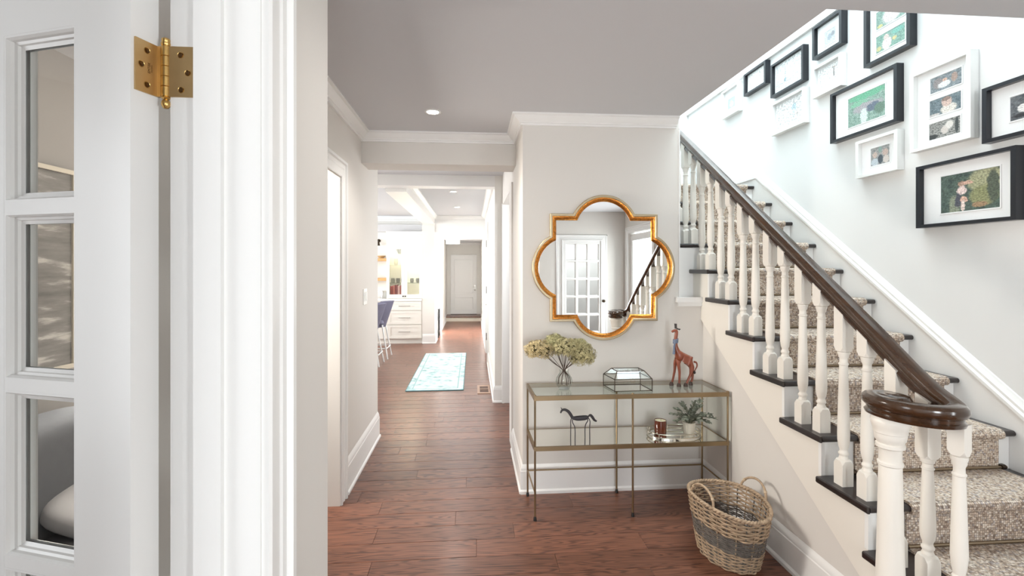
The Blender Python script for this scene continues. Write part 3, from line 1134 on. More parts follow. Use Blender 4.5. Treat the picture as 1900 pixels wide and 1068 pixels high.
def baluster(h, slope, drop=0.0):
    """square foot, turned shaft, square head cut to the rail slope"""
    mb = MB()
    s = 0.050
    mb.rings([oct_ring(s, 0.001, 0), oct_ring(s, 0.001, 0.088), oct_ring(s, 0.012, 0.104), oct_ring(0.036, 0.012, 0.110)], True)
    mb.lathe([(0.0185, 0.106), (0.0185, 0.114), (0.0155, 0.120), (0.0155, 0.124), (0.0195, 0.130), (0.0195, 0.135), (0.0150, 0.142), (0.0150, 0.150),
              (0.0190, 0.160), (0.0225, 0.185), (0.0230, 0.215), (0.0218, 0.28), (0.0195, 0.37), (0.0172, 0.45), (0.0160, 0.503), (0.0190, 0.506), (0.0190, 0.511), (0.0155, 0.515),
              (0.0150, 0.527), (0.0150, 0.532), (0.0195, 0.539), (0.0195, 0.545), (0.0225, 0.552), (0.0225, 0.560)], n=16)
    top = oct_ring(s, 0.001, h)
    top = [(x, y, h + 0.012 + y * slope) for x, y, z in top]
    mb.rings([oct_ring(0.036, 0.012, 0.558), oct_ring(s, 0.012, 0.563), oct_ring(s, 0.001, 0.580), top], True)
    if drop:
        q = (0.42 - drop) / 0.42
        mb.v = [(x, y, z if z < 0.16 or z > h - 0.03 else 0.16 + (z - 0.16) * q) for x, y, z in mb.v]
    return mb.mesh('baluster', M['baluster'], 35)


bf = baluster(RB(1.804) - NZ(3), 0.7)
br_ = baluster(RB(1.927) - NZ(3), 0.7)
for n in range(3, 12):
    inst('baluster', bf, rl, (1.56 - rx, NW(n) + 0.072 - ry, NZ(n) - rz0))
    inst('baluster', br_, rl, (1.56 - rx, NW(n) + 0.195 - ry, NZ(n) - rz0))
b2 = baluster(1.010 - NZ(2), 0.45, 0.125)
b2r = baluster(RB(1.673) - NZ(2), 0.7)
inst('baluster', b2, rl, (1.563 - rx, 1.550 - ry, NZ(2) - rz0))
inst('baluster', b2r, rl, (1.56 - rx, 1.673 - ry, NZ(2) - rz0))
# first-step baluster: long square foot, same turned shaft as its neighbours
mb = MB()
mb.rings([oct_ring(0.046, 0.001, 0), oct_ring(0.046, 0.001, 0.25), oct_ring(0.046, 0.012, 0.268), oct_ring(0.036, 0.012, 0.274)], True)
mb.lathe([(0.0185, 0.270), (0.0185, 0.278), (0.0155, 0.284), (0.0195, 0.292), (0.0150, 0.300), (0.0190, 0.318), (0.0230, 0.36), (0.0215, 0.42), (0.0190, 0.52), (0.0165, 0.612),
          (0.0190, 0.615), (0.0190, 0.620), (0.0155, 0.624), (0.0150, 0.640), (0.0195, 0.652), (0.0195, 0.658), (0.0225, 0.666), (0.0225, 0.676)], n=16)
mb.rings([oct_ring(0.036, 0.012, 0.674), oct_ring(0.046, 0.012, 0.680), oct_ring(0.046, 0.001, 0.696), oct_ring(0.046, 0.001, 0.778)], True)
o = mb.build('baluster', M['baluster'], rl, 35)
o.location = (1.545 - rx, 1.425 - ry, NZ(1) - rz0)
o.rotation_euler = (0, 0, 0.35)
# newel: turned column under the volute
mb = MB()
hz = vb - NZ(1)
mb.lathe([(0.0537, 0), (0.0537, 0.05), (0.0474, 0.06), (0.0442, 0.075), (0.0442, 0.14), (0.0431, 0.18), (0.0391, 0.30), (0.0359, 0.45), (0.0332, hz - 0.175), (0.0328, hz - 0.172), (0.0370, hz - 0.168), (0.0370, hz - 0.160),
          (0.0332, hz - 0.155), (0.0328, hz - 0.118), (0.0351, hz - 0.112), (0.0420, hz - 0.108), (0.0420, hz - 0.098), (0.0370, hz - 0.094), (0.0445, hz - 0.082), (0.0462, hz - 0.072), (0.0470, hz - 0.060),
          (0.0491, hz - 0.058), (0.0491, hz - 0.046), (0.0538, hz - 0.036), (0.0559, hz - 0.024), (0.0559, hz - 0.014), (0.0529, hz - 0.008), (0.0487, hz + 0.004)], (1.420, 1.545, NZ(1)), 32)
rlb(mb, 'newel_post', M['baluster'], 30)

# runner and rods
rn = thing('stair_runner', 'beige and brown looped stair runner held by bronze rods', 'stair runner', (2.02, 1.2, 0))
CU0, CU1, ct = 1.678, 2.368, 0.010
outer, inner = [], []
outer.append((NW(1) + 0.030 - ct, ZF + 0.004))
inner.append((NW(1) + 0.030 - 0.0008, ZF + 0.004))
for n in range(1, 13):
    w0, z1 = NW(n), NZ(n)
    outer += [(w0 + 0.030 - ct, z1 - 0.040)]
    inner += [(w0 + 0.030 - 0.0008, z1 - 0.029)]
    for k in range(0, 7):
        a = -PI / 2 - PI * k / 6
        R_ = 0.0135 + ct
        outer.append((w0 + 0.0135 + R_ * math.cos(a), z1 - 0.0135 + R_ * math.sin(a)))
        R_ = 0.0145
        inner.append((w0 + 0.0135 + R_ * math.cos(a), z1 - 0.0135 + R_ * math.sin(a)))
    we = NW(n + 1) + 0.030 if n < 12 else 5.0
    outer.append((we - ct, z1 + ct))
    inner.append((we - 0.0008, z1 + 0.0009))
m_ = len(outer)
mb = MB()
for u in (CU0, CU1):
    mb.v += [(u, a, b) for a, b in outer] + [(u, a, b) for a, b in inner]
for i in range(m_ - 1):
    a, b, c_, d = i, i + 1, m_ + i + 1, m_ + i
    e = 2 * m_
    mb.f += [(a, b, b + e, a + e), (d, c_, c_ + e, d + e), (a, d, c_, b), (a + e, b + e, c_ + e, d + e)]
mb.v = [(a - 2.02, b - 1.2, c_) for a, b, c_ in mb.v]
mb.build('carpet', M['carpet'], rn, 50)
rodm = MB().tube([(-0.375, 0, 0), (0.375, 0, 0)], 0.0062, 10).mesh('stair_rod', M['rod'], 60)
brm = MB().tube([(-0.010, 0, 0), (0.010, 0, 0)], 0.0105, 12).box(-0.012, 0.012, 0, 0.014, -0.010, 0.010).mesh('rod_bracket', M['bronze_dark'], 40)
for n in range(2, 13):
    wq = NW(n) + 0.030 - ct - 0.0066
    zq = NZ(n - 1) + ct + 0.0066
    r = inst('stair_rod', rodm, rn, (2.023 - 2.02, wq - 1.2, zq))
    inst('rod_bracket', brm, r, (0.358, 0, 0))
    inst('rod_bracket', brm, r, (-0.358, 0, 0))

# ------------------------------------------------------------------ console table
ct_ = thing('console_table', 'slim antique brass console table with glass top under the mirror', 'console table', (0.94, 2.95, 0))


def cbm(mb, name, m, parent=ct_, sm=None):
    q = ct_.location
    mb.v = [(a - q[0], b - q[1], c - q[2]) for a, b, c in mb.v]
    return mb.build(name, m, parent, sm)


YF, YB = 2.79, 3.095
ZT, ZM, ZS = 0.722, 0.428, 0.165
LEGX = {'f': (0.360, 0.940, 1.522), 'b': (0.352, 0.935, 1.512)}
for row, y in (('f', YF), ('b', YB)):
    for i, x in enumerate(LEGX[row]):
        mb = MB().tube([(x, y, 0.012), (x, y, ZT)], 0.0058, 10)
        lg = cbm(mb, 'leg', M['antique'], ct_, 50)
        mb = MB().lathe([(0.0065, ZF + 0.004), (0.0095, ZF + 0.006), (0.0095, 0.012), (0.0075, 0.022), (0.0060, 0.026)], (x, y, 0), 12)
        cbm(mb, 'foot', M['rubber'], lg, 50)


def rails(z, h, d, name):
    for x0, x1, y0, y1 in ((0.360, 1.522, YF, YF), (0.352, 1.512, YB, YB)):
        cbm(MB().box(x0 - d / 2, x1 + d / 2, y0 - d / 2, y0 + d / 2, z - h, z), name, M['antique'])
    for xa, xb in ((0.360, 0.352), (1.522, 1.512)):
        mb = MB().box(-d / 2, d / 2, YF + d / 2, YB - d / 2, z - h, z)
        mb.v = [(x + xa + (xb - xa) * (y - YF) / (YB - YF), y, c) for x, y, c in mb.v]
        cbm(mb, name, M['antique'])


rails(ZT, 0.026, 0.013, 'top_rail')
rails(ZM, 0.024, 0.012, 'shelf_rail')
cbm(MB().tube([(0.352, YB, ZS), (1.512, YB, ZS)], 0.0052, 10), 'stretcher', M['antique'], ct_, 50)
for xa, xb in ((0.360, 0.352), (1.522, 1.512)):
    cbm(MB().tube([(xa, YF, ZS - 0.003), (xb, YB, ZS)], 0.0048, 10), 'stretcher', M['antique'], ct_, 50)
cbm(MB().prism([(0.367, YF + 0.0066), (1.515, YF + 0.0066), (1.505, YB - 0.0066), (0.359, YB - 0.0066)], 'z', ZT - 0.007, ZT), 'glass_top', M['table_glass'])
sh = cbm(MB().prism([(0.367, YF + 0.0066), (1.515, YF + 0.0066), (1.505, YB - 0.0066), (0.359, YB - 0.0066)], 'z', ZM - 0.007, ZM), 'mirrored_shelf',
         mat('antiqued_mirror', (0.86, 0.84, 0.80), 0.03, 1.0))
for x, y in [(0.360, YF), (0.94, YF), (1.522, YF)]:
    cbm(MB().lathe([(0.008, 0), (0.0085, 0.003), (0.006, 0.006), (0.001, 0.007)], (x, y, ZT), 12), 'corner_cap', M['antique'], ct_, 50)

# ------------------------------------------------------------------ quatrefoil mirror
mr = thing('wall_mirror', 'gilt quatrefoil wall mirror hanging above the console table', 'mirror', (0.862, 3.15, 1.466))
HX, HZm = 0.360, 0.352
R_T, C_T = 0.230, 0.2470      # top and bottom lobes
R_S, C_S = 0.238, 0.2400      # side lobes


def quatre(d, y):
    """outline inset by d at depth y in front of the wall"""
    rt, rs_ = R_T - d, R_S - d
    hx, hz = HX - d, HZm - d
    at = math.acos(max(-1, min(1, (hz - C_T) / rt)))
    as_ = math.acos(max(-1, min(1, (hx - C_S) / rs_)))
    pts = []
    for q in range(4):
        half = []
        # right lobe half from its crest, corner, then half of the top lobe
        if q % 2 == 0:
            Ca, ra, aa, Cb, rb, ab, ca, cb = C_S, rs_, as_, C_T, rt, at, hx, hz
        else:
            Ca, ra, aa, Cb, rb, ab, ca, cb = C_T, rt, at, C_S, rs_, as_, hz, hx
        for k in range(13):
            t = aa * k / 12
            half.append((Ca + ra * math.cos(t), ra * math.sin(t)))
        half.append((ca, (ra * math.sin(aa) + cb) / 2))
        half.append((ca, cb))
        half.append(((rb * math.sin(ab) + ca) / 2, cb))
        for k in range(12):
            t = ab * (1 - k / 12)
            half.append((rb * math.sin(t), Cb + rb * math.cos(t)))
        c_, s_ = [(1, 0), (0, 1), (-1, 0), (0, -1)][q]
        pts += [(a * c_ - b * s_, a * s_ + b * c_) for a, b in half]
    return [(a, -y, b) for a, b in pts]


mb = MB().rings([quatre(0, 0.001), quatre(0, 0.026), quatre(0.003, 0.030), quatre(0.014, 0.030), quatre(0.017, 0.026), quatre(0.017, 0.001)], False, True)
mb.build('outer_frame', M['champagne'], mr, 30)
mb = MB().rings([quatre(0.0173, 0.001), quatre(0.0173, 0.026), quatre(0.022, 0.025), quatre(0.032, 0.021), quatre(0.041, 0.014), quatre(0.043, 0.010), quatre(0.043, 0.001)], False, True)
mb.build('gilt_inner_frame', M['gold_leaf'], mr, 30)
mb = MB().rings([quatre(0.0425, 0.003), quatre(0.0425, 0.009)], True)
mb.build('mirror_glass', M['mirror'], mr)

# ------------------------------------------------------------------ things on the console
vase = thing('vase', 'small round clear glass vase holding dried hydrangeas', 'vase', (0.560, 2.945, ZT))
prof = [(0.001, 0.0015), (0.026, 0.0012), (0.034, 0.005), (0.047, 0.025), (0.052, 0.045), (0.047, 0.068), (0.034, 0.088), (0.027, 0.100), (0.027, 0.108), (0.032, 0.118)]
mb = MB().lathe(prof, n=32, caps=False)
mb.rings([[(r * 0.94 * math.cos(2 * PI * k / 32), r * 0.94 * math.sin(2 * PI * k / 32), z + 0.003) for k in range(32)] for r, z in prof], False)
mb.build('glass_body', M['glass'], vase, 60)
MB().lathe([(0.030, 0.0008), (0.033, 0.004), (0.030, 0.007), (0.001, 0.008)], n=28).build('thick_base', mat('grey_glass_base', (0.42, 0.44, 0.43), 0.1), vase, 50)

HYD = [bpy.data.materials.new('x') for _ in range(0)]
HM = mat('dried_hydrangea_petals', (0.50, 0.44, 0.235), 0.85, noise=0.65, nscale=90)
HM2 = mat('tan_hydrangea_petals', (0.56, 0.45, 0.24), 0.85, noise=0.6, nscale=90)
HM3 = mat('green_hydrangea_petals', (0.44, 0.41, 0.21), 0.85, noise=0.65, nscale=90)
GAP_SHADE = mat('olive_gap_shade', (0.10, 0.085, 0.035), 0.9)  # dark tone standing in for shade deep in the flower heads
STEM = mat('dark_woody_stem', (0.075, 0.045, 0.032), 0.7)


def flower_head(cx, cy, cz, a, b, c, m, n, seed):
    r = random.Random(seed)
    mb = MB()
    for i in range(n):
        z = r.uniform(-0.85, 1)
        ph = r.uniform(0, 2 * PI)
        rr = math.sqrt(max(0, 1 - z * z))
        d = Vector((rr * math.cos(ph), rr * math.sin(ph), z))
        k = r.uniform(0.78, 1.08) * (1 + 0.06 * math.sin(5 * ph + seed) * math.cos(4 * z))
        p = Vector((cx + a * k * d.x, cy + b * k * d.y, cz + c * k * d.z))
        nrm = (d + Vector((r.uniform(-.5, .5), r.uniform(-.5, .5), r.uniform(-.4, .6)))).normalized()
        t1 = nrm.orthogonal().normalized()
        t1.rotate(Matrix.Rotation(r.uniform(0, PI), 3, nrm))
        t2 = nrm.cross(t1)
        s = r.uniform(0.0052, 0.0088)
        for q in range(4):
            e1 = (t1, t2, -t1, -t2)[q]
            e2 = (t2, -t1, -t2, t1)[q]
            lift = nrm * s * r.uniform(0.1, 0.6)
            mb.add([p, p + (e1 + e2 * 0.45) * s * 0.8 + lift * .5, p + e1 * s * 1.35 + lift, p + (e1 - e2 * 0.45) * s * 0.8 + lift * .5], [(0, 1, 2, 3)])
    # inner mass blocking light; its dark colour paints shade between the florets
    core = MB().lathe([(0.02 * a, -0.66 * c), (0.58 * a, -0.40 * c), (0.70 * a, 0), (0.58 * a, 0.40 * c), (0.02 * a, 0.66 * c)], (cx, cy, cz), 12, sy=b / a)
    return mb, core


HEADS = [
    ('dried hydrangea with the tan head farthest left in the vase', (0.408, 2.935, 0.966), (0.090, 0.070, 0.056), HM2, (0.525, 2.950, 0.752)),
    ('dried hydrangea whose head stands highest in the vase', (0.508, 2.965, 1.000), (0.066, 0.056, 0.054), HM3, (0.548, 2.965, 0.745)),
    ('dried hydrangea with the wide green head in the middle of the vase', (0.566, 2.920, 0.980), (0.086, 0.070, 0.052), HM, (0.575, 2.935, 0.745)),
    ('dried hydrangea with the large head drooping lowest at the right', (0.664, 2.920, 0.938), (0.082, 0.074, 0.070), HM, (0.600, 2.950, 0.750)),
    ('dried hydrangea tucked at the upper right behind the drooping head', (0.655, 2.975, 0.975), (0.064, 0.056, 0.048), HM3, (0.590, 2.960, 0.745)),
]
for i, (lab, c, r, m, foot_) in enumerate(HEADS):
    t = thing('dried_hydrangea', lab, 'flower', foot_, 0, 'dried hydrangeas in the glass vase')
    neck = Vector((0.560 + (c[0] - 0.56) * 0.06, 2.945 + (c[1] - 2.945) * 0.05, 0.838))
    pts = [Vector(foot_), (Vector(foot_) + neck) / 2 + Vector(((0.56 - foot_[0]) * -0.25, 0, 0)), neck, neck.lerp(Vector(c), 0.45) + Vector((0, 0, -0.006)), Vector(c)]
    mb = MB().tube([p - Vector(foot_) for p in catmull(pts, 5)], 0.0026, 7)
    mb.build('stem', STEM, t, 60)
    mb, core = flower_head(c[0] - foot_[0], c[1] - foot_[1], c[2] - foot_[2], *r, m, 760, i + 5)
    h = mb.build('flower_head', m, t)
    h['kind'] = 'stuff'
    core.build('gap_shade_core', GAP_SHADE, t, 60)
    for q in range(2):
        pt_ = MB().tube([neck - Vector(foot_), neck.lerp(Vector(c), 0.5) + Vector((0.012 * (q * 2 - 1), 0.004, 0.012)) - Vector(foot_), Vector(c) + Vector((0.02 * (q * 2 - 1), 0, 0)) - Vector(foot_)], 0.0015, 6)
        pt_.build('side_stem', STEM, t, 60)

# glass keepsake box
gb = thing('glass_box', 'faceted clear glass keepsake box with dark bronze edges', 'box', (0.955, 2.92, ZT))
lowc = [(-0.108, -0.082), (0.116, -0.080), (0.098, 0.078), (-0.134, 0.078)]
lowc = [(-0.110, -0.085), (0.120, -0.083), (0.104, 0.078), (-0.135, 0.076)]
topc = [(-0.082, -0.040), (0.086, -0.040), (0.080, 0.050), (-0.090, 0.050)]
zb0, zb1, zb2 = 0.006, 0.076, 0.116
Lo = [Vector((x, y, zb0)) for x, y in lowc]
Mi = [Vector((x, y, zb1)) for x, y in lowc]
To = [Vector((x, y, zb2)) for x, y in topc]
mb = MB()
for r in (Lo, Mi, To):
    for i in range(4):
        mb.tube([r[i], r[(i + 1) % 4]], 0.0026, 6)
for i in range(4):
    mb.tube([Lo[i] + Vector((0, 0, -0.006)), Mi[i]], 0.0026, 6)
    mb.tube([Mi[i], To[i]], 0.0026, 6)
mb.build('metal_edges', M['bronze_dark'], gb, 60)
for a, b in ((Lo, Mi), (Mi, To)):
    for i in range(4):
        j = (i + 1) % 4
        q = [a[i], a[j], b[j], b[i]]
        nrm = (q[1] - q[0]).cross(q[3] - q[0]).normalized() * 0.0008
        mb = MB().rings([[p - nrm for p in q], [p + nrm for p in q]], True)
        mb.build('glass_panel', M['glass'], gb)
MB().prism([tuple(v.xy) for v in To], 'z', zb2 - 0.0008, zb2 + 0.0008).build('glass_panel', M['glass'], gb)
MB().prism([(v.x * 0.97, v.y * 0.97) for v in Lo], 'z', 0.004, 0.0055).build('mirrored_base', M['mirror'], gb)
tag(MB().tube([(-0.012, -0.0875, 0.070), (-0.012, -0.090, 0.060), (0.012, -0.090, 0.060), (0.012, -0.0875, 0.070)], 0.0012, 6).build('clasp_ring', M['antique'], gb, 60))


# skinned figure helper
def skinned(name, nodes, edges, m, parent, root, sub=2):
    me = bpy.data.meshes.new(name)
    me.from_pydata([n[0] for n in nodes], edges, [])
    me.materials.append(m)
    o = bpy.data.objects.new(name, me)
    C.objects.link(o)
    o.parent = parent
    sk = o.modifiers.new('skin', 'SKIN')
    sk.use_smooth_shade = True
    if not me.skin_vertices:
        bpy.context.view_layer.objects.active = o
    lay = me.skin_vertices[0].data
    for i, n in enumerate(nodes):
        r = n[1]
        lay[i].radius = r if isinstance(r, tuple) else (r, r)
        lay[i].use_root = (i == root)
    ss = o.modifiers.new('sub', 'SUBSURF')
    ss.levels = sub
    ss.render_levels = sub
    return o


# carved giraffe
gi = thing('giraffe_figurine', 'carved reddish brown wooden giraffe figurine standing on the glass top', 'figurine', (1.318, 2.958, ZT))
RED = mat('red_brown_carved_wood', (0.245, 0.058, 0.026), 0.42, noise=0.35, nscale=22, coat=0.2)
DK = mat('black_carved_wood', (0.022, 0.016, 0.014), 0.45)
HOOF = mat('dark_hoof_wood', (0.055, 0.030, 0.022), 0.45)


def g(u, z, w=0.0):
    return (u - 1.318, w, z - ZT)


nodes = [
    (g(1.330, 0.893), (0.030, 0.030)),          # 0 belly root
    (g(1.302, 0.910), (0.029, 0.030)),          # 1 chest
    (g(1.283, 0.935), (0.021, 0.021)),          # 2 shoulder
    (g(1.272, 0.975), (0.0135, 0.0135)),        # 3 neck
    (g(1.273, 1.020), (0.0115, 0.0115)),        # 4 neck
    (g(1.278, 1.055), (0.0115, 0.0115)),        # 5 neck top
    (g(1.279, 1.073), (0.0135, 0.0120)),        # 6 poll
    (g(1.262, 1.070), (0.0095, 0.0095)),        # 7 face
    (g(1.246, 1.061), (0.0068, 0.0070)),        # 8 muzzle
    (g(1.356, 0.882), (0.030, 0.030)),          # 9 loin
    (g(1.378, 0.862), (0.025, 0.027)),          # 10 rump
    (g(1.283, 0.870, -0.014), (0.0125, 0.013)), # 11 front near thigh
    (g(1.291, 0.812, -0.016), (0.0085, 0.0085)),
    (g(1.290, 0.760, -0.016), (0.0072, 0.0072)),
    (g(1.288, 0.738, -0.018), (0.0078, 0.0078)),
    (g(1.276, 0.872, 0.014), (0.0125, 0.013)),  # 15 front far
    (g(1.273, 0.815, 0.016), (0.0085, 0.0085)),
    (g(1.263, 0.765, 0.016), (0.0072, 0.0072)),
    (g(1.256, 0.740, 0.016), (0.0080, 0.0080)),
    (g(1.372, 0.838, -0.014), (0.0170, 0.0170)),# 19 hind near
    (g(1.362, 0.795, -0.017), (0.0090, 0.0090)),
    (g(1.344, 0.760, -0.017), (0.0075, 0.0075)),
    (g(1.334, 0.738, -0.019), (0.0082, 0.0082)),
    (g(1.384, 0.838, 0.012), (0.0160, 0.0160)), # 23 hind far
    (g(1.390, 0.795, 0.014), (0.0088, 0.0088)),
    (g(1.388, 0.762, 0.014), (0.0074, 0.0074)),
    (g(1.380, 0.740, 0.014), (0.0080, 0.0080)),
]
edges = [(0, 1), (1, 2), (2, 3), (3, 4), (4, 5), (5, 6), (6, 7), (7, 8), (0, 9), (9, 10), (1, 11), (11, 12), (12, 13), (13, 14),
         (1, 15), (15, 16), (16, 17), (17, 18), (10, 19), (19, 20), (20, 21), (21, 22), (10, 23), (23, 24), (24, 25), (25, 26)]
skinned('body', nodes, edges, RED, gi, 0)
tl = catmull([g(1.392, 0.872), g(1.408, 0.866), g(1.412, 0.845), g(1.402, 0.825), g(1.396, 0.812)], 5)
MB().tube(tl, [0.006 - 0.003 * i / len(tl) for i in range(len(tl))], 8).build('tail', RED, gi, 60)
MB().lathe([(0.001, -0.012), (0.007, -0.006), (0.0075, 0.002), (0.003, 0.009)], g(1.396, 0.806), 10).build('tail_tuft', DK, gi, 60)
for s_ in (-1, 1):
    x, y, z = g(1.274, 1.083, 0.005 * s_)
    MB().tube([(x, y, z), (x - 0.001, y, z + 0.014), (x - 0.002, y, z + 0.030)], [0.0060, 0.0055, 0.0066], 8).build('horn', DK, gi, 60)
    x, y, z = g(1.284, 1.080, 0.010 * s_)
    MB().tube([(x, y, z), (x + 0.007, y * 1.4, z - 0.001), (x + 0.014, y * 1.6, z + 0.001)], [0.003, 0.0055, 0.001], 8).build('ear', DK, gi, 60)
SCARF = mat('blue_grey_checked_scarf', (0.15, 0.18, 0.25), 0.8, noise=0.8, nscale=160)
mb = MB()
mb.rings([[(1.2725 - 1.318 + 0.0165 * math.cos(2 * PI * k / 16) + (z - 1.010) * 0.05, 0.0165 * math.sin(2 * PI * k / 16), z - ZT + 0.004 * math.cos(2 * PI * k / 16)) for k in range(16)] for z in (0.992, 1.000, 1.010, 1.018)], True)
mb.build('scarf', SCARF, gi, 60)
MB().tube([g(1.262, 1.000, -0.016), g(1.256, 0.975, -0.016), g(1.255, 0.945, -0.017), g(1.253, 0.925, -0.018)], [0.005, 0.006, 0.0075, 0.009], 8).build('scarf_end', SCARF, gi, 60)
for (u, z, w) in ((1.286, 0.722, -0.018), (1.252, 0.722, 0.016), (1.330, 0.722, -0.019), (1.377, 0.722, 0.014)):
    MB().lathe([(0.012, 0.0005), (0.0125, 0.006), (0.010, 0.016), (0.007, 0.022)], g(u, z, w), 12, sx=1.15).build('hoof', HOOF, gi, 60)

# metal horse on the mirrored shelf
ho = thing('horse_figurine', 'dark metal horse figurine with thin wire legs on the mirrored shelf', 'figurine', (0.650, 2.90, ZM))
IRON = mat('dark_iron', (0.030, 0.025, 0.030), 0.5, noise=0.3, nscale=20)


def h_(u, z, w=0.0):
    return (u - 0.650, w, z - ZM)


nodes = [(h_(0.655, 0.553), (0.0165, 0.0165)), (h_(0.625, 0.553), (0.0150, 0.0150)), (h_(0.603, 0.556), (0.0105, 0.0105)), (h_(0.593, 0.575), (0.0105, 0.0105)), (h_(0.578, 0.596), (0.0100, 0.0100)),
         (h_(0.557, 0.608), (0.0085, 0.0085)), (h_(0.540, 0.606), (0.0075, 0.0075)), (h_(0.533, 0.596), (0.0060, 0.0060)), (h_(0.530, 0.586), (0.0040, 0.0045)), (h_(0.685, 0.556), (0.0155, 0.0155)), (h_(0.704, 0.560), (0.0095, 0.0095))]
skinned('body', nodes, [(0, 1), (1, 2), (2, 3), (3, 4), (4, 5), (5, 6), (6, 7), (7, 8), (0, 9), (9, 10)], IRON, ho, 0)
MB().tube([h_(0.537, 0.612), h_(0.531, 0.622)], [0.0035, 0.001], 6).build('ear', IRON, ho, 60)
tl = catmull([h_(0.700, 0.562), h_(0.712, 0.570), h_(0.724, 0.560), h_(0.738, 0.540), h_(0.752, 0.532)], 5)
MB().tube(tl, [0.0045 + 0.004 * math.sin(PI * i / (len(tl) - 1)) for i in range(len(tl))], 8).build('tail', IRON, ho, 60)
for (u0, u1, w0, w1) in ((0.600, 0.595, 0.010, 0.018), (0.606, 0.614, -0.012, -0.022), (0.692, 0.684, 0.010, 0.016), (0.700, 0.705, -0.012, -0.018)):
    a = 0.6 if u0 < 0.65 else 1
    MB().tube(catmull([h_(u0, 0.556, w0 * 0.6), h_(u0 - 0.006 if u0 < .65 else u0 + 0.008, 0.535, w0), h_(u1, 0.500, w1 * 0.8), h_(u1, ZM + 0.0006, w1)], 4), 0.0029, 8).build('leg', IRON, ho, 60)

# oval mirrored tray, candle and potted plant
tr = thing('tray', 'oval mirrored tray with a double silver rail on the shelf', 'tray', (1.245, 2.925, ZM))
AX, AY = 0.160, 0.100
ov = [(AX * math.copysign(abs(math.cos(t)) ** 0.8, math.cos(t)), AY * math.copysign(abs(math.sin(t)) ** 0.8, math.sin(t))) for t in [2 * PI * k / 56 for k in range(56)]]
MB().prism(ov, 'z', 0.0006, 0.008).build('mirrored_base', M['mirror'], tr)
SIL = mat('aged_silver_rail', (0.62, 0.57, 0.48), 0.25, 1.0)
for z, r in ((0.010, 0.0035), (0.031, 0.0035)):
    MB().tube([(x * 1.01, y * 1.01, z) for x, y in ov], r, 8, closed=True).build('rail', SIL, tr, 60)
for k in (0, 7, 14, 21, 28, 35, 42, 49):
    MB().tube([(ov[k][0] * 1.01, ov[k][1] * 1.01, 0.006), (ov[k][0] * 1.01, ov[k][1] * 1.01, 0.032)], 0.003, 6).build('post', SIL, tr, 60)
zt_ = ZM + 0.008
ca = thing('candle', 'cream candle in a dark amber glass jar on the oval tray', 'candle', (1.160, 2.925, zt_))
AMB = mat('dark_amber_glass', (0.115, 0.022, 0.008), 0.08, noise=0.25, nscale=14, coat=0.6)
MB().lathe([(0.030, 0.0006), (0.036, 0.003), (0.0375, 0.010), (0.0378, 0.080), (0.0370, 0.086), (0.0345, 0.086), (0.0345, 0.074)], n=32, caps=False).build('jar', AMB, ca, 40)
MB().lathe([(0.034, 0.004), (0.0343, 0.070), (0.0343, 0.082), (0.022, 0.0812), (0.001, 0.081)], n=28).build('wax', mat('cream_wax', (0.80, 0.70, 0.50), 0.5), ca, 40)
MB().tube([(0.003, 0, 0.080), (0.004, 0, 0.089)], 0.0012, 6).build('wick', M['rubber'], ca)

pp = thing('potted_plant', 'small grey green leafy plant in a white ribbed pot on the tray', 'plant', (1.345, 2.925, zt_))
mb = MB()
rs = []
for r, z in ((0.029, 0.0006), (0.031, 0.004), (0.037, 0.066), (0.0385, 0.070), (0.0365, 0.070), (0.034, 0.062)):
    rs.append([(r * (1 + 0.03 * (k % 2)) * math.cos(2 * PI * k / 48), r * (1 + 0.03 * (k % 2)) * math.sin(2 * PI * k / 48), z) for k in range(48)])
mb.rings(rs, True)
mb.build('pot', mat('white_ribbed_ceramic', (0.66, 0.60, 0.50), 0.5, noise=0.35, nscale=7, stretch=(12, 12, 0.6)), pp)
LEAF = mat('grey_green_leaf', (0.185, 0.195, 0.150), 0.6, noise=0.45, nscale=30)
LEAF2 = mat('pale_grey_green_leaf', (0.33, 0.335, 0.265), 0.6, noise=0.35, nscale=30)


def leaf_mesh(m):
    mb = MB()
    L_, w_ = 0.027, 0.0072
    xs = (0, 0.25, 0.55, 0.8, 1.0)
    ws = (0.15, 0.85, 1.0, 0.65, 0.05)
    for a in range(4):
        x0, x1 = xs[a] * L_, xs[a + 1] * L_
        v = [(x0, -ws[a] * w_, 0.001), (x0, 0, -0.0008), (x0, ws[a] * w_, 0.001), (x1, -ws[a + 1] * w_, 0.001), (x1, 0, -0.0008), (x1, ws[a + 1] * w_, 0.001)]
        mb.add(v, [(0, 3, 4, 1), (1, 4, 5, 2)])
    return mb.mesh('leaf', m, 60)


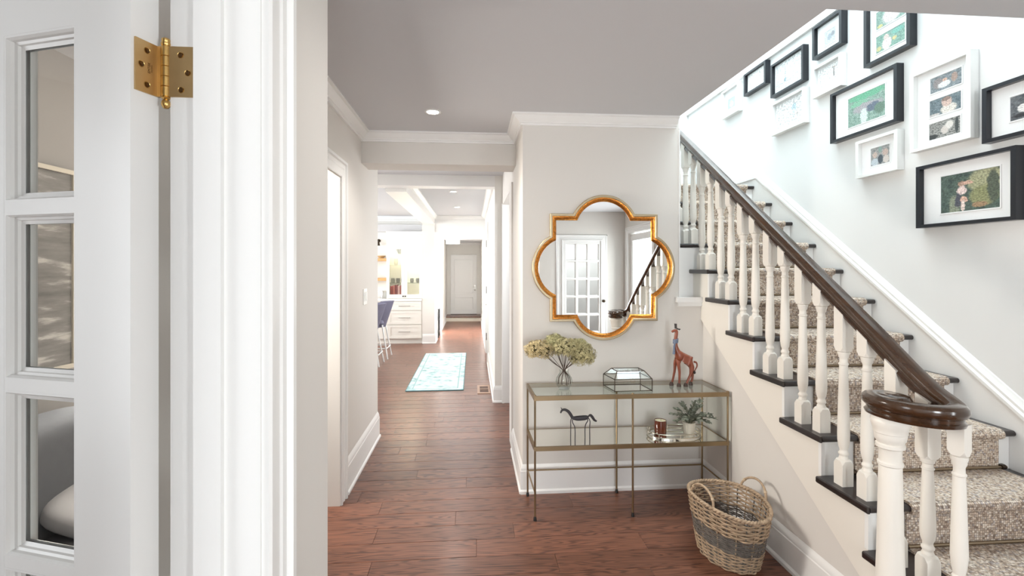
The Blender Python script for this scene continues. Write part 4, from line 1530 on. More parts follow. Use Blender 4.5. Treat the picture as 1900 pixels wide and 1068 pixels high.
lms = [leaf_mesh(LEAF), leaf_mesh(LEAF), leaf_mesh(LEAF2)]
TWIG = mat('green_brown_twig', (0.13, 0.12, 0.07), 0.7)
rnd = random.Random(11)
tips = [(-0.085, 0.0, 0.150), (-0.060, -0.03, 0.185), (-0.10, 0.02, 0.115), (-0.03, 0.03, 0.175), (0.0, -0.04, 0.15), (0.03, 0.0, 0.185), (0.065, -0.02, 0.170), (0.09, 0.03, 0.19), (0.075, -0.05, 0.125),
        (0.135, -0.01, 0.115), (0.11, -0.04, 0.075), (-0.05, -0.06, 0.11), (0.03, -0.07, 0.10), (-0.09, -0.02, 0.085), (0.06, 0.05, 0.14), (0.15, -0.03, 0.095)]
for i, tp in enumerate(tips):
    T = Vector(tp)
    base = Vector((rnd.uniform(-0.015, 0.015), rnd.uniform(-0.015, 0.015), 0.060))
    mid = base.lerp(T, 0.5) + Vector((0, 0, 0.022))
    pts = catmull([base, mid, T], 6)
    sm = MB().tube(pts, 0.0013, 5).build('stem', TWIG, pp, 60)
    for k in range(2, len(pts)):
        for sgn in (-1, 1):
            d = (pts[k] - pts[k - 1]).normalized()
            side = d.cross(Vector((rnd.uniform(-.4, .4), rnd.uniform(-.4, .4), 1))).normalized() * sgn
            ax = (d * 0.7 + side * 0.8 + Vector((0, 0, rnd.uniform(-.25, .35)))).normalized()
            up = Vector((rnd.uniform(-.5, .5), rnd.uniform(-.9, .1), 1)).normalized()
            yv = up.cross(ax).normalized()
            zv = ax.cross(yv)
            sc = rnd.uniform(0.75, 1.15)
            o = inst('leaf', lms[rnd.randrange(3)], sm)
            mt = Matrix((ax * sc, yv * sc, zv * sc)).transposed().to_4x4()
            mt.translation = pts[k]
            o.matrix_local = mt
MB().lathe([(0.0335, 0.058), (0.02, 0.061), (0.001, 0.0615)], n=20).build('soil', mat('dry_moss_soil', (0.06, 0.05, 0.03), 0.95), pp)

# ------------------------------------------------------------------ wicker basket
bk = thing('wicker_basket', 'oval wicker laundry basket with a dark grey band by the stair wall', 'basket', (1.300, 2.385, 0), 0.16)
LIGHT = mat('pale_tan_wicker', (0.36, 0.255, 0.165), 0.7, noise=0.75, nscale=42)
GREY = mat('weathered_grey_wicker', (0.125, 0.105, 0.090), 0.75, noise=0.8, nscale=42)
BH = 0.288


def bk_axes(z):
    t = z / BH
    e = t ** 0.85
    return 0.122 + 0.043 * e, 0.168 + 0.062 * e


NS = 26


def dip(a):
    return 0.010 * math.cos(2 * a)


def weave(z0, z1, dz, r, m, amp, seed):
    mb = MB()
    z = z0
    i = 0
    rr = random.Random(seed)
    while z < z1:
        pts = []
        ax, ay = bk_axes(z)
        jz = rr.uniform(-0.001, 0.001)
        for k in range(NS * 4):
            a = 2 * PI * k / (NS * 4)
            w = amp * math.cos(a * NS / 2 + (PI if i % 2 else 0)) if False else amp * math.cos(PI * (k / 4) + (PI if i % 2 else 0))
            zz = z + jz + dip(a) * (z / BH) + 0.0016 * math.sin(3.1 * a + seed + i * 1.7) + rr.uniform(-0.0009, 0.0009)
            pts.append(((ax + w) * math.cos(a), (ay + w) * math.sin(a), zz))
        mb.tube(pts, r * rr.uniform(0.85, 1.15), 6, closed=True)
        z += dz
        i += 1
    o = mb.build('weave', m, bk, 60)
    o['kind'] = 'stuff'
    return o


weave(0.006, 0.096, 0.0086, 0.0036, LIGHT, 0.0052, 1)['label'] = 'pale tan woven strands at the foot'
weave(0.099, 0.178, 0.0054, 0.0024, GREY, 0.0042, 2)['label'] = 'dark grey woven middle band'
weave(0.183, 0.280, 0.0104, 0.0041, LIGHT, 0.0058, 3)['label'] = 'pale tan woven strands below the rim'
for k in range(NS):
    a = 2 * PI * (k + 0.0) / NS
    pts = []
    for j in range(8):
        z = 0.004 + (BH - 0.008) * j / 7
        ax, ay = bk_axes(z)
        pts.append((ax * math.cos(a), ay * math.sin(a), z + dip(a) * (z / BH)))
    MB().tube(pts, 0.0032, 6).build('stake', LIGHT if k % 2 else GREY, bk, 60)
for off, ph in ((0.0045, 0), (0.0045, PI)):
    pts = []
    for k in range(150):
        a = 2 * PI * k / 150
        ax, ay = bk_axes(BH)
        q = 34 * a + ph
        pts.append(((ax + off * math.cos(q)) * math.cos(a), (ay + off * math.cos(q)) * math.sin(a), BH + dip(a) + off * math.sin(q)))
    MB().tube(pts, 0.0062, 7, closed=True).build('rim', LIGHT, bk, 60)
ax0, ay0 = bk_axes(0.0)
MB().prism([(ax0 * 0.98 * math.cos(2 * PI * k / 40), ay0 * 0.98 * math.sin(2 * PI * k / 40)) for k in range(40)], 'z', 0.001, 0.008).build('bottom', GREY, bk)
axr, ayr = bk_axes(BH)
for sgn in (-1, 1):
    pts = []
    for k in range(17):
        t = PI * k / 16
        a = 0.40 * math.cos(t)
        lift = 0.068 * math.sin(t)
        lean = -0.022 * math.sin(t) if sgn < 0 else 0.012 * math.sin(t)
        pts.append((sgn * (axr * math.cos(a) + lean), ayr * math.sin(a) * 1.0, BH + dip(a) + lift + (-0.012 if k in (0, 16) else 0)))
    hd = MB().tube(pts, 0.0062, 8).build('handle', LIGHT, bk, 60)
    for k in (3, 13):
        MB().tube([Vector(pts[k]) * 1.0 - (Vector(pts[k + 1]) - Vector(pts[k])) * 0.35, Vector(pts[k]) + (Vector(pts[k + 1]) - Vector(pts[k])) * 0.35], 0.0082, 8).build('binding', mat('pale_binding', (0.52, 0.40, 0.27), 0.7) if 'pale_binding' not in bpy.data.materials else bpy.data.materials['pale_binding'], hd, 60)

# ------------------------------------------------------------------ picture frames up the stair wall
GR1, GR2 = (0.045, 0.085, 0.065), (0.16, 0.24, 0.17)
SKIN = (0.62, 0.40, 0.31)
WHITE = (0.80, 0.78, 0.76)


def picture(label, w0, w1, z0, z1, dark, photos, fh=0.022, fv=0.017, glass=True):
    """frame on the wall u=2.45 between depths w0 (near) and w1"""
    cw, cz = (w0 + w1) / 2, (z0 + z1) / 2
    t = thing('picture_frame', label, 'picture frame', (2.449, cw, cz), 0, 'framed photographs up the stair wall')
    a, b = (w1 - w0) / 2, (z1 - z0) / 2
    D, D2 = -0.044, -0.018
    mb = MB()
    def r(x, i, j, x2=None):
        return [(x, -a + i, -b + j), (x, a - i, -b + j), (x, a - i, b - j), (x, -a + i, b - j)]
    mb.rings([r(0, 0, 0), r(D, 0, 0), r(D - 0.0, fh, fv), r(D2, fh, fv), r(0, fh, fv)], False, True)
    mb.build('frame', M['black'] if dark else M['white_frame'], t)
    # mat board with the openings cut out as raised window mats
    B('mat_board', M['matboard'], D2 - 0.0, D2 + 0.004, -a + fh, a - fh, -b + fv, b - fv, t)
    for (p0, p1, q0, q1, m) in photos:
        o = B('photograph', m, D2 - 0.0016, D2 - 0.0002, p0 - cw, p1 - cw, q0 - cz, q1 - cz, t)
        if len(photos) > 1:
            pass
        mo = MB()
        e = 0.004
        def s_(x, k):
            return [(x, p0 - cw - k, q0 - cz - k), (x, p1 - cw + k, q0 - cz - k), (x, p1 - cw + k, q1 - cz + k), (x, p0 - cw - k, q1 - cz + k)]
        mo.rings([s_(D2 - 0.0002, 0.0002), s_(D2 - 0.0030, 0.0012), s_(D2 - 0.0030, 0.006), s_(D2 - 0.0002, 0.0075)], False, True)
        mo.build('window_mat', M['matboard'], t)
    if glass:
        B('glazing', M['pframe_glass'], D2 - 0.0085, D2 - 0.007, -a + fh + 0.0005, a - fh - 0.0005, -b + fv + 0.0005, b - fv - 0.0005, t)
    return t


P1 = photo_mat('child_in_garden_photo', (0.035, 0.060, 0.055), (0.11, 0.16, 0.13), [
    (0.80, 0.72, 0.32, 0.32, (0.36, 0.36, 0.22)), (0.75, 0.35, 0.24, 0.26, (0.25, 0.26, 0.13)), (0.90, 0.55, 0.10, 0.42, (0.09, 0.11, 0.08)),
    (0.25, 0.15, 0.10, 0.30, (0.24, 0.27, 0.20)), (0.38, 0.55, 0.085, 0.13, (0.72, 0.58, 0.55)), (0.37, 0.73, 0.06, 0.075, (0.36, 0.24, 0.18)), (0.47, 0.72, 0.11, 0.045, SKIN),
    (0.31, 0.30, 0.06, 0.20, (0.07, 0.075, 0.10)), (0.41, 0.30, 0.065, 0.08, SKIN), (0.40, 0.14, 0.035, 0.14, (0.75, 0.62, 0.56)), (0.68, 0.13, 0.13, 0.07, (0.34, 0.22, 0.13))], 9, 0.10)
P2 = photo_mat('crowd_photo', (0.05, 0.06, 0.07), (0.20, 0.21, 0.22), [(0.25, 0.45, 0.14, 0.18, WHITE), (0.7, 0.6, 0.2, 0.3, (0.55, 0.5, 0.48)), (0.5, 0.15, 0.5, 0.12, (0.03, 0.03, 0.035))], 8)
P3a = photo_mat('family_photo', (0.10, 0.13, 0.15), (0.34, 0.38, 0.40), [(0.25, 0.52, 0.17, 0.36, (0.27, 0.24, 0.24)), (0.78, 0.58, 0.10, 0.30, (0.40, 0.28, 0.23)), (0.45, 0.35, 0.20, 0.22, (0.78, 0.80, 0.80)), (0.48, 0.62, 0.08, 0.11, SKIN)], 7)
P3b = photo_mat('baby_photo', (0.075, 0.11, 0.13), (0.20, 0.25, 0.27), [(0.62, 0.22, 0.26, 0.30, (0.72, 0.67, 0.60)), (0.55, 0.66, 0.17, 0.30, (0.60, 0.44, 0.38)), (0.54, 0.84, 0.15, 0.12, (0.25, 0.17, 0.14)), (0.14, 0.06, 0.2, 0.08, (0.55, 0.52, 0.5))], 6, 0.08)
P3c = photo_mat('leafy_portrait_photo', (0.012, 0.014, 0.015), (0.50, 0.49, 0.46), [(0.52, 0.42, 0.12, 0.26, (0.62, 0.56, 0.52)), (0.66, 0.66, 0.13, 0.24, (0.70, 0.66, 0.62)), (0.9, 0.5, 0.06, 0.5, (0.05, 0.06, 0.06)), (0.1, 0.15, 0.2, 0.15, (0.03, 0.035, 0.035))], 14, 0.1)
P4 = photo_mat('toddler_in_garden_photo', (0.10, 0.21, 0.17), (0.26, 0.42, 0.34), [(0.38, 0.34, 0.17, 0.36, (0.72, 0.60, 0.58)), (0.36, 0.74, 0.09, 0.17, (0.60, 0.48, 0.44)), (0.64, 0.42, 0.08, 0.12, (0.55, 0.46, 0.22)), (0.10, 0.22, 0.09, 0.15, (0.52, 0.46, 0.22)), (0.75, 0.8, 0.2, 0.16, (0.16, 0.40, 0.33))], 9)
P4q = photo_mat('two_children_photo', (0.12, 0.22, 0.18), (0.28, 0.40, 0.34), [(0.55, 0.45, 0.33, 0.45, (0.62, 0.55, 0.54)), (0.62, 0.7, 0.12, 0.12, (0.40, 0.30, 0.26)), (0.14, 0.12, 0.1, 0.1, (0.55, 0.48, 0.20))], 9)
P5 = photo_mat('wedding_group_photo', (0.13, 0.24, 0.19), (0.34, 0.46, 0.40), [(0.5, 0.92, 0.5, 0.14, (0.14, 0.42, 0.26)), (0.30, 0.70, 0.24, 0.08, (0.20, 0.45, 0.30)), (0.55, 0.50, 0.42, 0.16, (0.36, 0.34, 0.36)), (0.70, 0.42, 0.18, 0.15, (0.11, 0.14, 0.19)),
                                         (0.44, 0.20, 0.10, 0.28, (0.62, 0.72, 0.68)), (0.86, 0.30, 0.14, 0.18, (0.12, 0.20, 0.15))], 13, 0.16)
P6 = photo_mat('couple_photo', (0.17, 0.19, 0.19), (0.45, 0.44, 0.43), [(0.22, 0.60, 0.13, 0.17, (0.55, 0.44, 0.38)), (0.78, 0.62, 0.15, 0.20, (0.52, 0.40, 0.35)), (0.22, 0.18, 0.22, 0.22, (0.50, 0.56, 0.60)), (0.52, 0.28, 0.14, 0.26, (0.07, 0.09, 0.11)), (0.82, 0.22, 0.16, 0.22, (0.62, 0.56, 0.52)), (0.5, 0.85, 0.09, 0.2, (0.25, 0.36, 0.33))], 9, 0.08)
P7 = photo_mat('seated_people_photo', (0.34, 0.37, 0.40), (0.62, 0.64, 0.65), [(0.45, 0.5, 0.2, 0.22, (0.28, 0.32, 0.36)), (0.75, 0.62, 0.16, 0.18, (0.22, 0.24, 0.26))], 9)
P8 = photo_mat('beach_figure_photo', (0.76, 0.77, 0.77), (0.84, 0.84, 0.83), [(0.72, 0.60, 0.03, 0.22, (0.20, 0.18, 0.17)), (0.72, 0.84, 0.07, 0.03, (0.30, 0.24, 0.20))], 5, 0.03)
P9 = photo_mat('harbour_photo', (0.70, 0.75, 0.77), (0.82, 0.84, 0.84), [(0.36, 0.34, 0.05, 0.07, (0.22, 0.30, 0.34)), (0.36, 0.6, 0.015, 0.24, (0.35, 0.42, 0.45)), (0.3, 0.25, 0.36, 0.02, (0.45, 0.52, 0.52))], 6, 0.04)
P10 = photo_mat('dancing_couple_photo', (0.78, 0.78, 0.77), (0.84, 0.83, 0.83), [(0.66, 0.64, 0.09, 0.15, (0.46, 0.58, 0.64)), (0.64, 0.44, 0.05, 0.18, (0.62, 0.66, 0.68)), (0.34, 0.70, 0.24, 0.015, (0.66, 0.62, 0.60)), (0.76, 0.36, 0.05, 0.07, (0.66, 0.6, 0.58))], 5, 0.05)
P11 = photo_mat('pale_street_photo', (0.78, 0.79, 0.79), (0.84, 0.84, 0.83), [(0.28, 0.32, 0.10, 0.05, (0.62, 0.60, 0.58)), (0.70, 0.60, 0.05, 0.28, (0.62, 0.62, 0.60))], 5, 0.05)
P12 = photo_mat('small_portrait_photo', (0.34, 0.42, 0.44), (0.55, 0.60, 0.62), [(0.55, 0.35, 0.26, 0.28, (0.70, 0.72, 0.74)), (0.48, 0.62, 0.14, 0.14, (0.60, 0.48, 0.42))], 7)

picture('large black frame with a child reaching into a leafy garden, lowest on the stair wall', 1.967, 2.455, 1.680, 2.012, True, [(2.053, 2.335, 1.748, 1.937, P1)])
picture('black frame with a dark crowd photo, cut by the right picture edge', 1.664, 2.112, 2.052, 2.312, True, [(1.768, 2.008, 2.129, 2.236, P2)])
picture('tall white frame holding three stacked photos with a baby in the middle', 2.163, 2.492, 2.097, 2.527, False, [(2.229, 2.393, 2.389, 2.467, P3a), (2.232, 2.397, 2.265, 2.350, P3b), (2.236, 2.400, 2.144, 2.228, P3c)])
picture('black frame with two green garden photos of toddlers, cut off by the ceiling', 2.491, 2.810, 2.695, 3.125, True, [(2.547, 2.741, 2.755, 2.852, P4), (2.547, 2.741, 2.897, 3.000, P4q)])
picture('black frame with a green outdoor group photo, between the white frames', 2.574, 3.091, 2.300, 2.632, True, [(2.679, 2.961, 2.370, 2.555, P5)])
picture('small white frame with a couple, directly below the green group photo', 2.571, 2.873, 2.024, 2.255, False, [(2.648, 2.781, 2.085, 2.190, P6)])
picture('black frame with a small pale photo, highest of the middle frames', 2.990, 3.265, 2.937, 3.165, True, [(3.070, 3.173, 2.995, 3.088, P7)])
picture('small white frame with a lone dark figure on a white ground', 2.995, 3.267, 2.662, 2.878, False, [(3.030, 3.232, 2.695, 2.845, P8)])
picture('black frame with a pale harbour print, left of the lone figure', 3.359, 3.750, 2.835, 3.098, True, [(3.392, 3.715, 2.862, 3.072, P9)])
picture('white frame with a pale dancing couple, below the harbour print', 3.350, 3.742, 2.525, 2.785, False, [(3.385, 3.706, 2.556, 2.755, P10)])
picture('black frame with a nearly white print, its top hidden by the ceiling', 3.817, 4.140, 2.985, 3.178, True, [(3.850, 4.106, 3.010, 3.150, P11)])
picture('small white frame with a tiny portrait, farthest left up the stairs', 4.228, 4.526, 2.894, 3.158, False, [(4.325, 4.450, 2.970, 3.062, P12)])

# ------------------------------------------------------------------ hall: lights, switch, vent, rug
GLOW = mat('warm_lamp_glow', (1, 0.95, 0.88), 0.5, emit=(1.0, 0.94, 0.86), estr=14)
for x, y, z, lab, pw in ((-0.2535, 3.124, 2.46, 'round recessed ceiling light nearest the mirror wall', 16), (-0.254, 6.406, 2.46, 'round recessed ceiling light above the teal rug', 34),
                         (-0.258, 8.07, 2.46, 'round recessed ceiling light beyond the rug, before the hall header', 34), (-0.243, 10.70, 2.16, 'round recessed ceiling light in the low far hall ceiling', 16),
                         (0.25, 1.35, 2.46, 'added round recessed ceiling light over the middle of the foyer, unseen above the viewpoint', 9)):  # last one is added out of view to fill the foyer
    t = thing('recessed_light', lab, 'ceiling light', (x, y, z), 0, 'recessed ceiling lights along the hall')
    MB().lathe([(0.052, -0.0005), (0.052, -0.004), (0.048, -0.006), (0.039, -0.005), (0.037, -0.001)], n=28, caps=False).build('trim_ring', M['trim'], t, 40)
    MB().lathe([(0.0365, -0.0010), (0.0365, -0.0030), (0.001, -0.0032)], n=24).build('diffuser', GLOW, t)
    spot('lamp_of_recessed_light', (x, y, z - 0.03), pw)
t = thing('flush_light', 'white drum flush ceiling light near the far door', 'ceiling light', (-0.49, 12.1, 2.16))
MB().lathe([(0.165, -0.115), (0.168, -0.110), (0.168, -0.02), (0.165, -0.015)], n=32).build('shade', mat('lit_linen_shade', (1, 0.98, 0.94), 0.6, emit=(1, 0.96, 0.9), estr=3.0), t, 40)
MB().lathe([(0.06, -0.016), (0.06, -0.0005)], n=20).build('canopy', M['nickel'], t, 40)

sw = thing('light_switch', 'white double rocker light switch on the left hall wall', 'light switch', (-0.818, 3.77, 1.245))
bevel(B('plate', M['trim'], 0.0005, 0.006, -0.058, 0.058, -0.060, 0.060, sw), 0.003)
for y in (-0.027, 0.027):
    bevel(B('rocker', M['door'], 0.006, 0.010, y - 0.017, y + 0.017, -0.034, 0.034, sw), 0.002)

fv = thing('floor_vent', 'wooden floor register set by the right hall wall', 'floor vent', (0.130, 5.83, 0))
VW = mat('pale_vent_wood', (0.36, 0.22, 0.15), 0.45)
VD = mat('vent_dark_opening', (0.055, 0.025, 0.018), 0.7)
B('frame', VW, -0.075, 0.075, -0.20, 0.20, 0.0008, 0.006, fv)
for y in (-0.14, -0.075, 0.01, 0.075):
    B('slot', VD, -0.045, 0.055, y, y + 0.05, 0.0062, 0.0072, fv)
B('slat', VW, -0.045, 0.055, -0.022, 0.006, 0.0064, 0.010, fv)


def rug_mat():
    m = bpy.data.materials.new('faded_teal_rug_pile')
    m.use_nodes = True
    nt = m.node_tree
    N, L = nt.nodes, nt.links
    b = N['Principled BSDF']
    b.inputs['Roughness'].default_value = 0.95
    tc = N.new('ShaderNodeTexCoord')
    vo = N.new('ShaderNodeTexVoronoi')
    vo.inputs['Scale'].default_value = 9
    vo.feature = 'SMOOTH_F1'
    L.new(tc.outputs['Object'], vo.inputs['Vector'])
    no = N.new('ShaderNodeTexNoise')
    no.inputs['Scale'].default_value = 22
    no.inputs['Detail'].default_value = 5
    L.new(tc.outputs['Object'], no.inputs['Vector'])
    ad = N.new('ShaderNodeMath')
    ad.operation = 'ADD'
    L.new(vo.outputs['Distance'], ad.inputs[0])
    L.new(no.outputs[0], ad.inputs[1])
    cr = N.new('ShaderNodeValToRGB')
    e = cr.color_ramp.elements
    e[0].position = 0.55
    e[0].color = (0.25, 0.42, 0.44, 1)
    e[1].position = 1.0
    e[1].color = (0.62, 0.75, 0.74, 1)
    x = cr.color_ramp.elements.new(0.75)
    x.color = (0.44, 0.61, 0.62, 1)
    L.new(ad.outputs[0], cr.inputs[0])
    L.new(cr.outputs[0], b.inputs['Base Color'])
    return m


rg = thing('runner_rug', 'pale faded teal runner rug along the hall floor', 'rug', (-0.45, 7.05, 0))
RUG = rug_mat()
B('pile', RUG, -0.335, 0.335, -1.235, 1.245, 0.001, 0.010, rg)
EDGE = mat('teal_rug_border', (0.10, 0.25, 0.28), 0.95, noise=0.3, nscale=30)
for q in ((-0.343, -0.335, -1.243, 1.253), (0.335, 0.343, -1.243, 1.253), (-0.335, 0.335, -1.243, -1.235), (-0.335, 0.335, 1.245, 1.253)):
    B('binding', EDGE, q[0], q[1], q[2], q[3], 0.001, 0.0095, rg)
for q in ((-0.275, -0.262, -1.17, 1.18), (0.262, 0.275, -1.17, 1.18), (-0.262, 0.262, -1.17, -1.157), (-0.262, 0.262, 1.167, 1.18)):
    B('border_stripe', mat('pale_teal_stripe', (0.30, 0.48, 0.50), 0.95) if 'pale_teal_stripe' not in bpy.data.materials else bpy.data.materials['pale_teal_stripe'], q[0], q[1], q[2], q[3], 0.010, 0.0106, rg)

# far door, its landing step, casing
fd = struct(MB().box(-0.62, 0.115, 13.862, 13.895, 0.135, 1.815).build('door_4', M['door']), 'white two-panel door at the far end of the hall')
q0 = 13.862


def panel(x0, x1, z0, z1):
    mb = MB()
    def r(i, y):
        return [(x0 + i, y, z0 + i), (x1 - i, y, z0 + i), (x1 - i, y, z1 - i), (x0 + i, y, z1 - i)]
    mb.rings([r(0, q0 + 0.0), r(0, q0 - 0.010), r(0.018, q0 - 0.010), r(0.024, q0 - 0.002), r(0.024, q0)], False, True)
    mb.build('panel_moulding', M['door'], fd)


panel(-0.53, 0.025, 0.70, 1.70)
panel(-0.53, 0.025, 0.25, 0.62)
B('handle_plate', M['nickel'], 0.045, 0.085, q0 - 0.012, q0, 0.86, 0.96, fd)
MB().lathe([(0.022, 0), (0.026, 0.03)], (0.065, q0 - 0.03, 0.80), 16).build('knob', M['nickel'], fd, 40)
MB().tube([(0.065, q0 - 0.008, 0.90), (0.065, q0 - 0.045, 0.90), (0.0, q0 - 0.045, 0.90)], 0.008, 8).build('lever', M['nickel'], fd, 60)
B('threshold', M['rubber'], -0.62, 0.115, 13.80, 13.895, 0.126, 0.135, fd)
casing('trim_24', [(0.118, 13.9, 0.125), (0.118, 13.9, 1.82), (-0.623, 13.9, 1.82), (-0.623, 13.9, 0.125)][::-1], (0, -1, 0))
stp = struct(MB().box(-0.73, 0.24, 13.2, 13.9, ZF, 0.105).build('trim_25', mat('pale_step_paint', (0.66, 0.60, 0.50), 0.5)))
B('nosing', M['floor'], -0.73, 0.24, 13.17, 13.9, 0.105, 0.125, stp)

# side door on the right hall wall, lever nearest us
sd = struct(MB().box(0.262, 0.300, 7.515, 8.285, 0.010, 2.03).build('door_5', M['door']), 'white panelled door on the right side of the hall with a lever handle')
for z in (1.868, 1.08, 0.285):
    hg = MB().box(0.232, 0.262, 8.285, 8.297, z - 0.055, z + 0.055)
    hg.lathe([(0.008, -0.06), (0.008, 0.06)], (0.236, 8.28, z), 10)
    hg.build('hinge', M['bronze_dark'], sd)
for z0, z1 in ((1.10, 1.90), (0.22, 0.98)):
    mb = MB()
    def r(i, x):
        return [(x, 7.63 + i, z0 + i), (x, 8.17 - i, z0 + i), (x, 8.17 - i, z1 - i), (x, 7.63 + i, z1 - i)]
    mb.rings([r(0, 0.262), r(0, 0.253), r(0.02, 0.253), r(0.026, 0.261), r(0.026, 0.262)], False, True)
    mb.build('panel_moulding', M['door'], sd)
B('handle_plate', M['nickel'], 0.254, 0.262, 7.555, 7.595, 0.76, 0.98, sd)
MB().tube([(0.258, 7.575, 0.885), (0.200, 7.575, 0.885), (0.196, 7.60, 0.885), (0.196, 7.68, 0.885)], 0.008, 8).build('lever', M['nickel'], sd, 60)
casing('trim_26', [(0.24, 8.31, ZF), (0.24, 8.31, 2.05), (0.24, 7.49, 2.05), (0.24, 7.49, ZF)][::-1], (-1, 0, 0))
casing('trim_27', [(-0.73, 11.4, ZF), (-0.73, 11.4, 2.02), (-0.73, 9.97, 2.02), (-0.73, 9.97, ZF)], (1, 0, 0), w=0.8)

# ------------------------------------------------------------------ kitchen hutch
CF = 9.45
hu = thing('china_cabinet', 'cream built-in hutch with two glass doors above three drawers', 'cabinet', (-1.30, 9.62, ZF))


def hb(name, m, x0, x1, y0, y1, z0, z1, parent=hu, bev=0):
    q = hu.location
    return B(name, m, x0 - q[0], x1 - q[0], y0 - q[1], y1 - q[1], z0 - q[2], z1 - q[2], parent, bev)


K = M['cabinet']
hb('toe_kick', K, -2.9, -0.975, CF + 0.05, 9.82, ZF, 0.09)
hb('base_unit', K, -2.9, -0.972, CF + 0.015, 9.82, 0.09, 0.815)
hb('worktop', M['counter'], -2.9, -0.972, CF - 0.02, 9.82, 0.815, 0.86)
hb('side', K, -1.66, -1.64, 9.53, 9.82, 0.86, 2.08)
hb('side', K, -0.992, -0.972, 9.53, 9.82, 0.86, 2.08)
hb('back', mat('lit_cabinet_back', (0.86, 0.82, 0.74), 0.6), -1.64, -0.992, 9.80, 9.82, 0.86, 2.08)
hb('top', K, -1.66, -0.972, 9.51, 9.82, 2.08, 2.10)
hb('bottom', K, -1.64, -0.992, 9.53, 9.80, 0.86, 0.90)
mb = MB().sweep([(0, 0), (0.03, 0.0), (0.055, 0.04), (0.055, 0.055), (0, 0.055)], [(-1.66, 9.52, 2.10), (-0.972, 9.52, 2.10)])
q = hu.location
mb.v = [(a - q[0], b - q[1], c - q[2]) for a, b, c in mb.v]
mb.build('cornice', K, hu)
for z0, z1 in ((0.64, 0.805), (0.37, 0.625), (0.10, 0.355)):
    d = hb('drawer', K, -1.63, -0.985, CF, CF + 0.0148, z0, z1)
    for (a, b, c, e) in ((-1.63, -1.57, z0, z1), (-1.045, -0.985, z0, z1), (-1.57, -1.045, z0, z0 + 0.045), (-1.57, -1.045, z1 - 0.045, z1)):
        hb('drawer_rail', K, a, b, CF - 0.008, CF, c, e, d)
    zc = (z0 + z1) / 2
    mb = MB().tube([(-1.41, CF - 0.002, zc), (-1.41, CF - 0.035, zc), (-1.20, CF - 0.035, zc), (-1.20, CF - 0.002, zc)], 0.0065, 8)
    mb.v = [(a - q[0], b - q[1], c - q[2]) for a, b, c in mb.v]
    mb.build('pull', M['nickel'], d, 60)
for x0, x1, kx in ((-1.655, -1.318, -1.338), (-1.314, -0.977, -1.294)):
    d = thing('glass_door', None, None, (0, 0, 0))
    d.parent = hu
    d.location = ((x0 + x1) / 2 - q[0], 9.52 - q[1], 0)
    cx = (x0 + x1) / 2
    def db(name, m, a, b, y0, y1, z0, z1):
        return B(name, m, a - cx, b - cx, y0 - 9.52, y1 - 9.52, z0 - q[2], z1 - q[2], d)
    db('stile', K, x0, x0 + 0.055, 9.508, 9.529, 0.87, 2.075)
    db('stile', K, x1 - 0.055, x1, 9.508, 9.529, 0.87, 2.075)
    db('rail', K, x0 + 0.055, x1 - 0.055, 9.508, 9.529, 2.005, 2.075)
    db('rail', K, x0 + 0.055, x1 - 0.055, 9.508, 9.529, 0.87, 0.94)
    db('pane', M['pane'], x0 + 0.055, x1 - 0.055, 9.517, 9.521, 0.94, 2.005)
    mb = MB().lathe([(0.012, 0), (0.014, 0.018)], n=12)
    mb.v = [(a + kx - cx, -c - 0.012, b + 0.905 - q[2]) for a, b, c in mb.v]
    mb.build('knob', M['rubber'], d, 50)
for z in (1.16, 1.50, 1.73):
    hb('glass_shelf', glass_mat('green_glass_edge', (0.93, 0.95, 0.92), 0.7) if 'green_glass_edge' not in bpy.data.materials else bpy.data.materials['green_glass_edge'], -1.64, -0.992, 9.56, 9.80, z - 0.008, z)
l_ = bpy.data.lights.new('added_cabinet_fill', 'POINT')  # added bare point light, brightens the hutch interior
l_.energy = 16
l_.color = (1, 0.94, 0.82)
l_.shadow_soft_size = 0.04
lo_ = bpy.data.objects.new('added_cabinet_fill', l_)
C.objects.link(lo_)
lo_.location = (-1.31, 9.62, 2.03)
# things in the hutch
bw = MB().lathe([(0.04, 0.001), (0.05, 0.02), (0.10, 0.085), (0.108, 0.10), (0.098, 0.095), (0.04, 0.03)], n=28).build('bowl', mat('pewter_bowl', (0.33, 0.35, 0.36), 0.4), None, 40)
bw.location = (-1.42, 9.68, 1.73)
tag(bw, 'grey footed bowl on the top glass shelf of the hutch', 'bowl')
for i, (x, z, lab) in enumerate(((-1.56, 1.16, 'stemless glass at the left of the low glass shelf'), (-1.46, 1.16, 'stemless glass second from the left on the low glass shelf'), (-1.37, 1.16, 'stemless glass nearest the left door edge on the low glass shelf'),
                                 (-1.19, 1.16, 'stemless glass left behind the right glass door'), (-1.08, 1.16, 'stemless glass right behind the right glass door'),
                                 (-1.50, 1.50, 'tall glass left on the middle glass shelf'), (-1.15, 1.50, 'tall glass right on the middle glass shelf'), (-1.05, 1.73, 'small glass alone at the right of the top glass shelf'))):
    hgt = 0.09 if z != 1.50 else 0.13
    o = MB().lathe([(0.028, 0.001), (0.036, 0.03), (0.038, hgt * 0.6), (0.031, hgt), (0.029, hgt), (0.034, hgt * 0.6), (0.032, 0.032), (0.02, 0.01)], n=20).build('drinking_glass', M['glass'], None, 50)
    o.location = (x, 9.68, z)
    tag(o, lab, 'glass', 'glasses in the hutch')
cols = [(0.40, 0.09, 0.08), (0.50, 0.17, 0.14), (0.22, 0.06, 0.06), (0.60, 0.36, 0.33), (0.42, 0.13, 0.10)]
